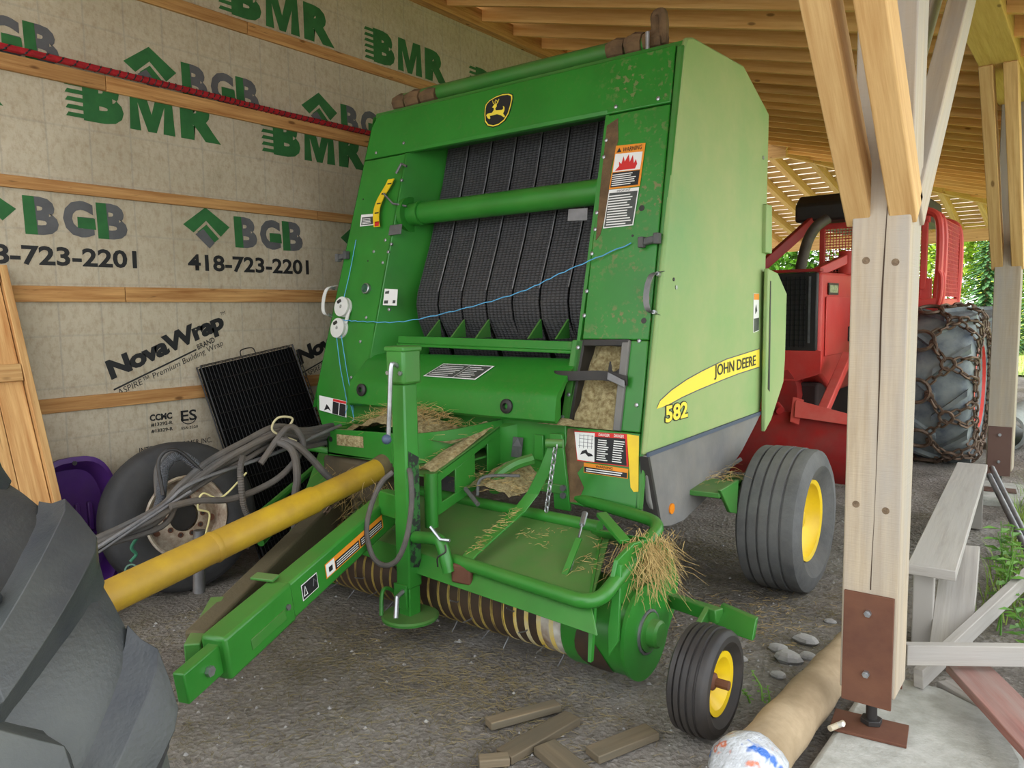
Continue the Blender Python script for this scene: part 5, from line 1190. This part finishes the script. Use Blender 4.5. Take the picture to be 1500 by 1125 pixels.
for y in (9.5, 9.78, 11.0): 
    G().tube(curve_pts([(-1.42, y, 1.62), (-1.40, y, 2.2), (-1.42, y, 2.55), (-1.50, y, 2.66), (-1.7, y, 2.70)], 4), .04, 8).put('cab_post', RED, cab)
wiremesh((-1.41, 9.55, 1.75), (0, .22, 0), (0, 0, .85), 5, 18, .005); wiremesh((-1.41, 9.82, 1.75), (0, 1.15, 0), (0, 0, .85), 16, 18, .005)
G().box((-1.9, 10.3, 1.55), (1.0, 1.7, .35)).put('cab_base', RED, sk, bevel=.02)
G().box((-1.75, 9.55, 1.72), (.55, .1, .45)).put('cab_lower_panel', RED, sk, bevel=.015)
for y in (9.45, 9.62): G().tube(curve_pts([(-1.40, y, 1.62), (-1.37, y, 1.75), (-1.37, y, 1.95), (-1.40, y, 2.02)], 3), .02, 7).put('grab_rail', RED, sk)
G().box((-2.45, 9.9, 2.05), (.4, .5, .3)).put('seat_back', BLACK, sk, bevel=.04)
G().cyl((-2.2, 9.0, 2.0), (-2.2, 9.0, 2.25), .11, 16).put('air_cleaner', RED, sk)
# wheels with chains
def skid_wheel(c, chains):
    c = V(c); R, W = .80, .62; h = W/2
    t = G().lathe([(.40, -h*.8), (.46, -h*.95), (.6, -h*1.02), (R-.06, -h*.92), (R-.02, -h*.7), (R-.01, 0), (R-.02, h*.7), (R-.06, h*.92), (.6, h*1.02), (.46, h*.97), (.40, h*.8)], c, (1, 0, 0), 56).put('wheel', SKTIRE, sk, smooth=50)
    G().lathe([(.47, h*1.0), (.45, h*1.02), (.42, h*.6), (.15, h*.5), (.0005, h*.5)], c, (1, 0, 0), 36, wrap=False).put('rim', RED, t, smooth=40)
    for k in range(22):
        a = 2*PI*k/22; s = 1 if k % 2 else -1
        P = lambda x, th, r: c+V(x, r*math.cos(th), r*math.sin(th))
        rings = []
        for i in range(5):
            u = i/4; x = s*h*(.95-1.0*u); th = a+.34*u; w = .05
            rings.append([P(x, th-w, R-.05), P(x, th-w*.7, R+.03), P(x, th+w*.7, R+.03), P(x, th+w, R-.05)])
        G().loft(rings).put('lug', SKTIRE, t, fix=True)
    if not chains: return t
    def on(x, th, r=R+.045): return c+V(x, r*math.cos(th), r*math.sin(th))
    for r, x in ((.60, h+.03), (.66, -h-.03)):
        chain([on(x, 2*PI*k/40, r) for k in range(41)], t, 'side_chain', CHAIN, .011, .085, .026)['kind'] = 'stuff'
    n = 10
    for k in range(n):
        a = 2*PI*k/n
        for x, q in ((-.14, 0), (.12, .3)):
            p = on(x, a+q); nrm = V(0, math.cos(a+q), math.sin(a+q)); e1_ = V(1, 0, 0); e2_ = nrm.cross(e1_)
            rr = .115 if x < 0 else .06
            G().tube([p+(e1_*math.cos(j*PI/8)+e2_*math.sin(j*PI/8))*rr+nrm*-.0 for j in range(16)], .02 if x < 0 else .016, 6, closed=True).put('chain_ring', CHAIN, t)
        ch = [[on(-.05, a, R+.045), on(.07, a+.25)], [on(.16, a+.33), on(.27, a+.42, R+.0), on(h+.02, a+.45, .70), on(h+.03, a+.46, .61)], [on(-.05, a+.03), on(.08, a+.26)], [on(.12, a+.36), on(-.05, a+2*PI/n-.1)], [on(.16, a+.27), on(.27, a+.2, R+.0), on(h+.02, a+.16, .70), on(h+.03, a+.15, .61)], [on(-.23, a), on(-h-.02, a, .72)]]
        for q in ch: chain(q, t, 'cross_chain', CHAIN, .012, .09, .028)['kind'] = 'stuff'
    return t
skid_wheel((-1.27, 9.35, .80), True); skid_wheel((-1.27, 12.4, .80), False); skid_wheel((-4.2, 9.35, .80), False)
# culvert pipe
tag(G().lathe([(.22, 0), (.22, 1.6), (.19, 1.6), (.19, 0)], (-.80, 10.2, .21), (.1, 1, 0), 28).put('culvert_pipe', mk('grey_culvert', lin(150, 156, 150), lin(120, 126, 122), 4, .6), smooth=40), 'short grey culvert pipe lying behind the chained tire', 'pipe')

# ================================================================ boards and litter on the right
bd = lambda p0, p1, w, h, m, up=(0, 0, 1): G().beam(p0, p1, w, h, up).put('board', m, bevel=.004)
tag(bd((-.565, 3.93, .415), (-.72, 6.75, .415), .20, .05, WOODG), 'long weathered bench board running between the two near posts', 'board')
tag(bd((-.47, 3.86, .02), (-.52, 4.55, .385), .17, .035, WOODG, (0, -1, .6)), 'wide grey plank propped up under the bench board', 'board')
tag(G().box((-.62, 4.12, .19), (.09, .12, .39), .1).put('timber_block', WOODG, bevel=.006), 'upright grey timber block under the near bench end', 'block')
tag(G().box((-.70, 6.55, .19), (.16, .12, .39), .1).put('timber_block', WOODG, bevel=.006), 'upright grey timber block under the far bench end', 'block')
tag(bd((-.56, 3.32, .255), (.3, 3.92, .245), .04, .085, WOODG), 'pale board lying level across the crossed boards', 'board')
tag(bd((-.53, 3.46, .10), (-.18, 4.95, .26), .04, .085, WOODG), 'pale board slanting up under the level board', 'board')
tag(bd((-.36, 3.52, .17), (.02, 2.86, .155), .17, .035, WOODRED), 'faded red plank resting beside the concrete slab', 'board')
tag(bd((-.44, 3.62, .03), (-.1, 3.35, .03), .12, .06, WOODG), 'dark short board under the faded red plank', 'board')
for k, lab in enumerate(('upper of two grey steel pipes leaning by the bench far end', 'lower of two grey steel pipes leaning by the bench far end')):
    tag(G().cyl((-.60-.0*k, 6.85-.16*k, .40-.03*k), (-.12+.02*k, 5.1-.25*k, .03), .02, 12).put('steel_pipe', STEELD), lab, 'pipe')
lg = thing('log', 'debarked log lying on the dirt beside the concrete slab', 'log', (-.9, 2.9, 0))
pp = [(-.87, 2.47, .085), (-.865, 2.7, .09), (-.855, 3.0, .09), (-.845, 3.3, .09), (-.835, 3.65, .085)]
G().tube(curve_pts(pp, 5), [.10-.001*i+.003*math.sin(i*1.3) for i in range(21)], 18).put('trunk', mk('pale_debarked_wood', lin(184, 162, 132), lin(150, 126, 98), 5, .85, dust=.25, dustc=lin(140, 134, 100), bump=.4, bscale=25), lg)
g = G(); N, M_ = 22, 14; vs = []
for j in range(M_+1):
    for i in range(N):
        t = PI*j/M_; a = 2*PI*i/N; n_ = 1+.13*noise.noise(V(math.cos(a)*2.2, math.sin(a)*2.2, j*.55))+.05*noise.noise(V(math.cos(a)*7, math.sin(a)*7, j*1.7))
        vs.append((-.875+math.sin(t)*math.cos(a)*.125*n_, 2.43+math.cos(t)*.14*n_, .10+math.sin(t)*math.sin(a)*.115*n_))
g.add(vs, [(j*N+i, (j+1)*N+i, (j+1)*N+(i+1) % N, j*N+(i+1) % N) for j in range(M_) for i in range(N)])
nb_ = NT('printed_plastic_bag'); v_ = nb_.coord(); nn2 = nb_.noise(v_, 9, 3)
cc = nb_.ramp(nn2, [(.34, lin(60, 110, 190)), (.40, lin(206, 210, 214)), (.56, lin(190, 194, 198)), (.60, lin(206, 110, 70)), (.64, lin(204, 208, 210)), (.70, lin(90, 150, 80))])
nb_.col(cc); nb_.bump(nb_.noise(v_, 26, 5), .8, .02)
tag(g.put('plastic_bag', nb_.end(.25), smooth=60), 'crumpled printed plastic bag over the near end of the log', 'bag')
scr = [((-1.873, 2.27), (-1.735, 2.565), .06, 'thin split scrap of wood nearest to the baler jack'), ((-1.685, 2.13), (-1.628, 2.515), .085, 'longest scrap board lying on the dirt before the pickup'), ((-1.425, 2.33), (-1.315, 2.60), .085, 'short scrap board lying nearest to the small gauge wheel'), ((-1.60, 2.27), (-1.36, 2.19), .10, 'chaff-covered scrap board at the bottom edge of the picture'), ((-1.74, 2.05), (-1.66, 2.13), .05, 'smallest dark scrap of wood at the bottom edge')]
for (a0, a1), (b0, b1), w, lab in scr:
    tag(bd((a0, a1, gz(a0, a1)+.022), (b0, b1, gz(b0, b1)+.022), w, .032, WOODS), lab, 'wood scrap')
# little tee fitting on the base plate
tf = thing('hose_fitting', 'small pale plastic tee fitting on the rusty base plate', 'fitting', (-.72, 2.93, .068))
G().cyl((-.73, 2.89, .079), (-.70, 2.96, .079), .011, 10).put('barrel', mk('pale_plastic', lin(196, 184, 160), None, 4, .6), tf); G().cyl((-.715, 2.93, .08), (-.69, 2.92, .095), .009, 10).put('branch', WHITEP, tf)
# stones
stl = [(-1.085, 3.53, .055, 'pale angular stone beside the gauge wheel, largest of the gravel'), (-1.08, 3.80, .05, 'flat grey stone between the wheel and the timber post'), (-1.055, 4.13, .025, 'small round stone near the foot of the ribbed wheel'), (-1.07, 3.34, .03, 'small pale stone close to the log'), (-1.27, 3.42, .028, 'small stone just behind the gauge wheel'), (-1.02, 3.62, .035, 'grey stone lying against the log'), (-1.16, 3.62, .04, 'broad half-buried stone behind the gauge wheel')]
for x, y, r, lab in stl:
    g = G().sphere((0, 0, 0), r, 9, 6, (1.25, .9, .6)); g.v = [tuple(V(p)*(1+.25*noise.noise(V(p)*30+V(x*9, y*9, 0)))) for p in g.v]
    o = g.put('stone', STONE, smooth=25); o.location = (x, y, gz(x, y)+r*.3); tag(o, lab, 'stone', 'stones by the log')
g = G()
for _ in range(900):
    x, y = U(-4.2, -.4), U(1.0, 6.5); r = U(.004, .013)*(1.4 if random.random() < .1 else 1)
    a = random.random()*6; z = gz(x, y)
    q = [V(math.cos(a+k*2*PI/5)*r*U(.7, 1.2), math.sin(a+k*2*PI/5)*r*U(.7, 1.2), 0)+V(x, y, z-.002) for k in range(5)]
    g.add(q+[V(x, y, z+r*.7)], [(k, (k+1) % 5, 5) for k in range(5)])
tag(g.put('gravel', STONE, smooth=0), 'fine loose gravel scattered over the dirt', 'gravel', kind='stuff')
# straw litter on the dirt
def litter():
    while 1:
        x, y = U(-4.0, -.75), U(1.1, 5.2); d = noise.noise(V(x*1.3, y*1.3, 7))
        if d > U(-.35, .4): return (x, y, gz(x, y)+.004)
o = straw('straw_litter', litter, 5200, .045, .0011, mk('dull_straw', lin(136, 124, 84), lin(104, 94, 60), 3, .9), None, .06); tag(o, 'chopped straw and chaff littered over the dirt floor', 'straw')
def lit2(): return (random.gauss(-2.25, .45), random.gauss(2.5, .2), .012)
o = straw('straw_litter', lambda: (lambda p: (p[0], p[1], gz(p[0], p[1])+.006))(lit2()), 1500, .05, .0011, mk('grey_hay', lin(158, 142, 98), lin(124, 110, 72), 6, .9), None, .08); tag(o, 'brighter loose hay on the dirt below the pickup', 'straw')
o = straw('straw_litter', lambda: (lambda x, y: (x, y, gz(x, y)+.006))(random.gauss(-1.45, .2), random.gauss(3.9, .25)), 260, .05, .0013, HAY, None, .08); tag(o, 'thin patch of hay on the dirt by the ribbed wheel', 'straw')

# ================================================================ plants and trees
def leafcloud(name, m, par, blobs, n, s, flat=.5):
    g = G()
    for _ in range(n):
        c, r = random.choice(blobs); c = V(c); r = V(r)
        while 1:
            q = V(U(-1, 1), U(-1, 1), U(-1, 1))
            if .3 < q.length < 1: break
        p = c+V(q.x*r.x, q.y*r.y, q.z*r.z); a = V(U(-1, 1), U(-1, 1), U(-flat, flat)).normalized(); b = a.cross(V(U(-.4, .4), U(-.4, .4), 1)).normalized(); z = s*U(.6, 1.3)
        g.add([p-a*z, p-b*z*.5, p+a*z, p+b*z*.5], [(0, 1, 2, 3)])
    o = g.put(name, m, par, smooth=0); o['kind'] = 'stuff'; return o
def broadleaf(x, y, h, w, m, label):
    t = thing('broadleaf_tree', label, 'tree', (x, y, 0), 'trees beyond the shed')
    G().tube([(x, y, -.1), (x+.1, y, h*.35), (x, y+.1, h*.7)], [.16, .12, .05], 8).put('trunk', BARK, t)
    bl_ = [((x+U(-w, w)*.55, y+U(-w, w)*.5, h*U(.1, .9)), (w*U(.35, .6), w*U(.35, .6), h*U(.12, .2))) for _ in range(24)]
    leafcloud('foliage', m, t, bl_, 8500, .15)
def spruce(x, y, h, w, label):
    t = thing('spruce_tree', label, 'tree', (x, y, 0), 'trees beyond the shed')
    G().tube([(x, y, -.1), (x, y, h)], [.12, .02], 7).put('trunk', BARK, t)
    g = G()
    for k in range(46):
        z = h*(.05+.93*(k/46)**.9); L = w*(1-z/h)+.08
        for j in range(11):
            a = j*2*PI/11+k*.7+U(-.2, .2); d = V(math.cos(a), math.sin(a), -.28); s_ = d.cross(V(0, 0, 1)).normalized(); l = L*U(.75, 1.1); p = V(x, y, z)
            for q in range(4):
                u0 = .2+.2*q; c0 = p+d*l*u0; w2 = .10*l*(1.1-u0)+.03
                g.add([c0, c0+d*l*.24+s_*w2, c0+d*l*.34-V(0, 0, .03), c0+d*l*.24-s_*w2], [(0, 1, 2, 3)])
    o = g.put('needles', SPRUCE, t, smooth=0); o['kind'] = 'stuff'
TD = [(-3.6, 34, 6.5, 2.6, LEAFY, 'bright yellow-green tree seen left of the far post'), (-6.4, 36, 7.5, 3.0, LEAFY, 'tall light green tree behind the red cab'), (-10.2, 33, 6.0, 2.8, LEAF, 'green tree seen over the skidder hood'), (-13.5, 36, 7, 3.0, LEAFY, 'leafy tree behind the baler tailgate'), (-.3, 38, 7.5, 3.0, LEAF, 'leafy tree behind the dark spruce'), (3.2, 36, 7, 3, LEAFY, 'light green tree right of the far post'), (8, 34, 7, 3.2, LEAF, 'leafy tree at the right edge beyond the posts'), (13, 38, 8, 3.4, LEAFY, 'leafy tree beyond the right edge of the yard'), (-17.5, 40, 8, 3.5, LEAF, 'leafy tree far left behind the shed wall')]
for a in TD: broadleaf(*a)
spruce(-2.9, 29, 4.4, 1.35, 'dark green spruce standing before the bright trees'); spruce(-1.3, 31, 5.6, 1.6, 'larger dark spruce close to the far post')
def weed(x, y, h, n, label, m=LEAF):
    t = thing('weed', label, 'plant', (x, y, 0), 'weeds beside the bench')
    for k in range(3):
        q = V(x+U(-.08, .08), y+U(-.08, .08), 0); tip = q+V(U(-.08, .08), U(-.08, .08), h*U(.7, 1))
        st_ = G().tube([q-V(0, 0, .02), q.lerp(tip, .5)+V(U(-.02, .02), 0, 0), tip], [.005, .004, .002], 5).put('stem', m, t)
        g = G()
        for j in range(n):
            p = q.lerp(tip, .2+.8*j/n); a = j*2.4; d = V(math.cos(a), math.sin(a), .25); s_ = d.cross(V(0, 0, 1)).normalized(); l = h*U(.14, .24)
            g.add([p, p+d*l*.5+s_*l*.26, p+d*l-V(0, 0, l*.2), p+d*l*.5-s_*l*.26], [(0, 1, 2, 3)])
        g.put('leaves', m, t, smooth=0)['kind'] = 'stuff'
for a in ((-.27, 4.55, .42, 14, 'leafy weed growing nearest to the bench board'), (-.12, 4.2, .36, 14, 'leafy weed beside the slanting pale board'), (-.30, 5.1, .5, 14, 'tall weed behind the leaning steel pipes'), (.02, 4.9, .4, 14, 'weed at the right edge above the boards'), (-.05, 3.75, .22, 10, 'low weed under the level pale board'), (-1.02, 3.02, .1, 12, 'small weed sprouting beside the gauge wheel')): weed(*a)
def tufts(fn, n, h, name, label):
    g = G()
    for _ in range(n):
        x, y = fn(); p = V(x, y, -.01); a = U(0, 2*PI); l = h*U(.5, 1.2); d = V(math.cos(a)*.35, math.sin(a)*.35, 1)*l; s_ = V(-math.sin(a), math.cos(a), 0)*.004*(h/.2)
        g.add([p-s_, p+s_, p+d*.6+s_*.6, p+d*.6-s_*.6, p+d+V(math.cos(a), math.sin(a), -.2)*l*.25], [(0, 1, 2, 3), (3, 2, 4)])
    tag(g.put(name, GRASS, smooth=0), label, 'grass', kind='stuff')
tufts(lambda: (U(-.45, 1.8), U(4.6, 8.6)), 4200, .20, 'grass', 'green grass growing outside the posts beside the bench')
tufts(lambda: (U(-12, 9), U(20.5, 27)), 5000, .35, 'grass', 'sunlit long grass beyond the far end of the shed')
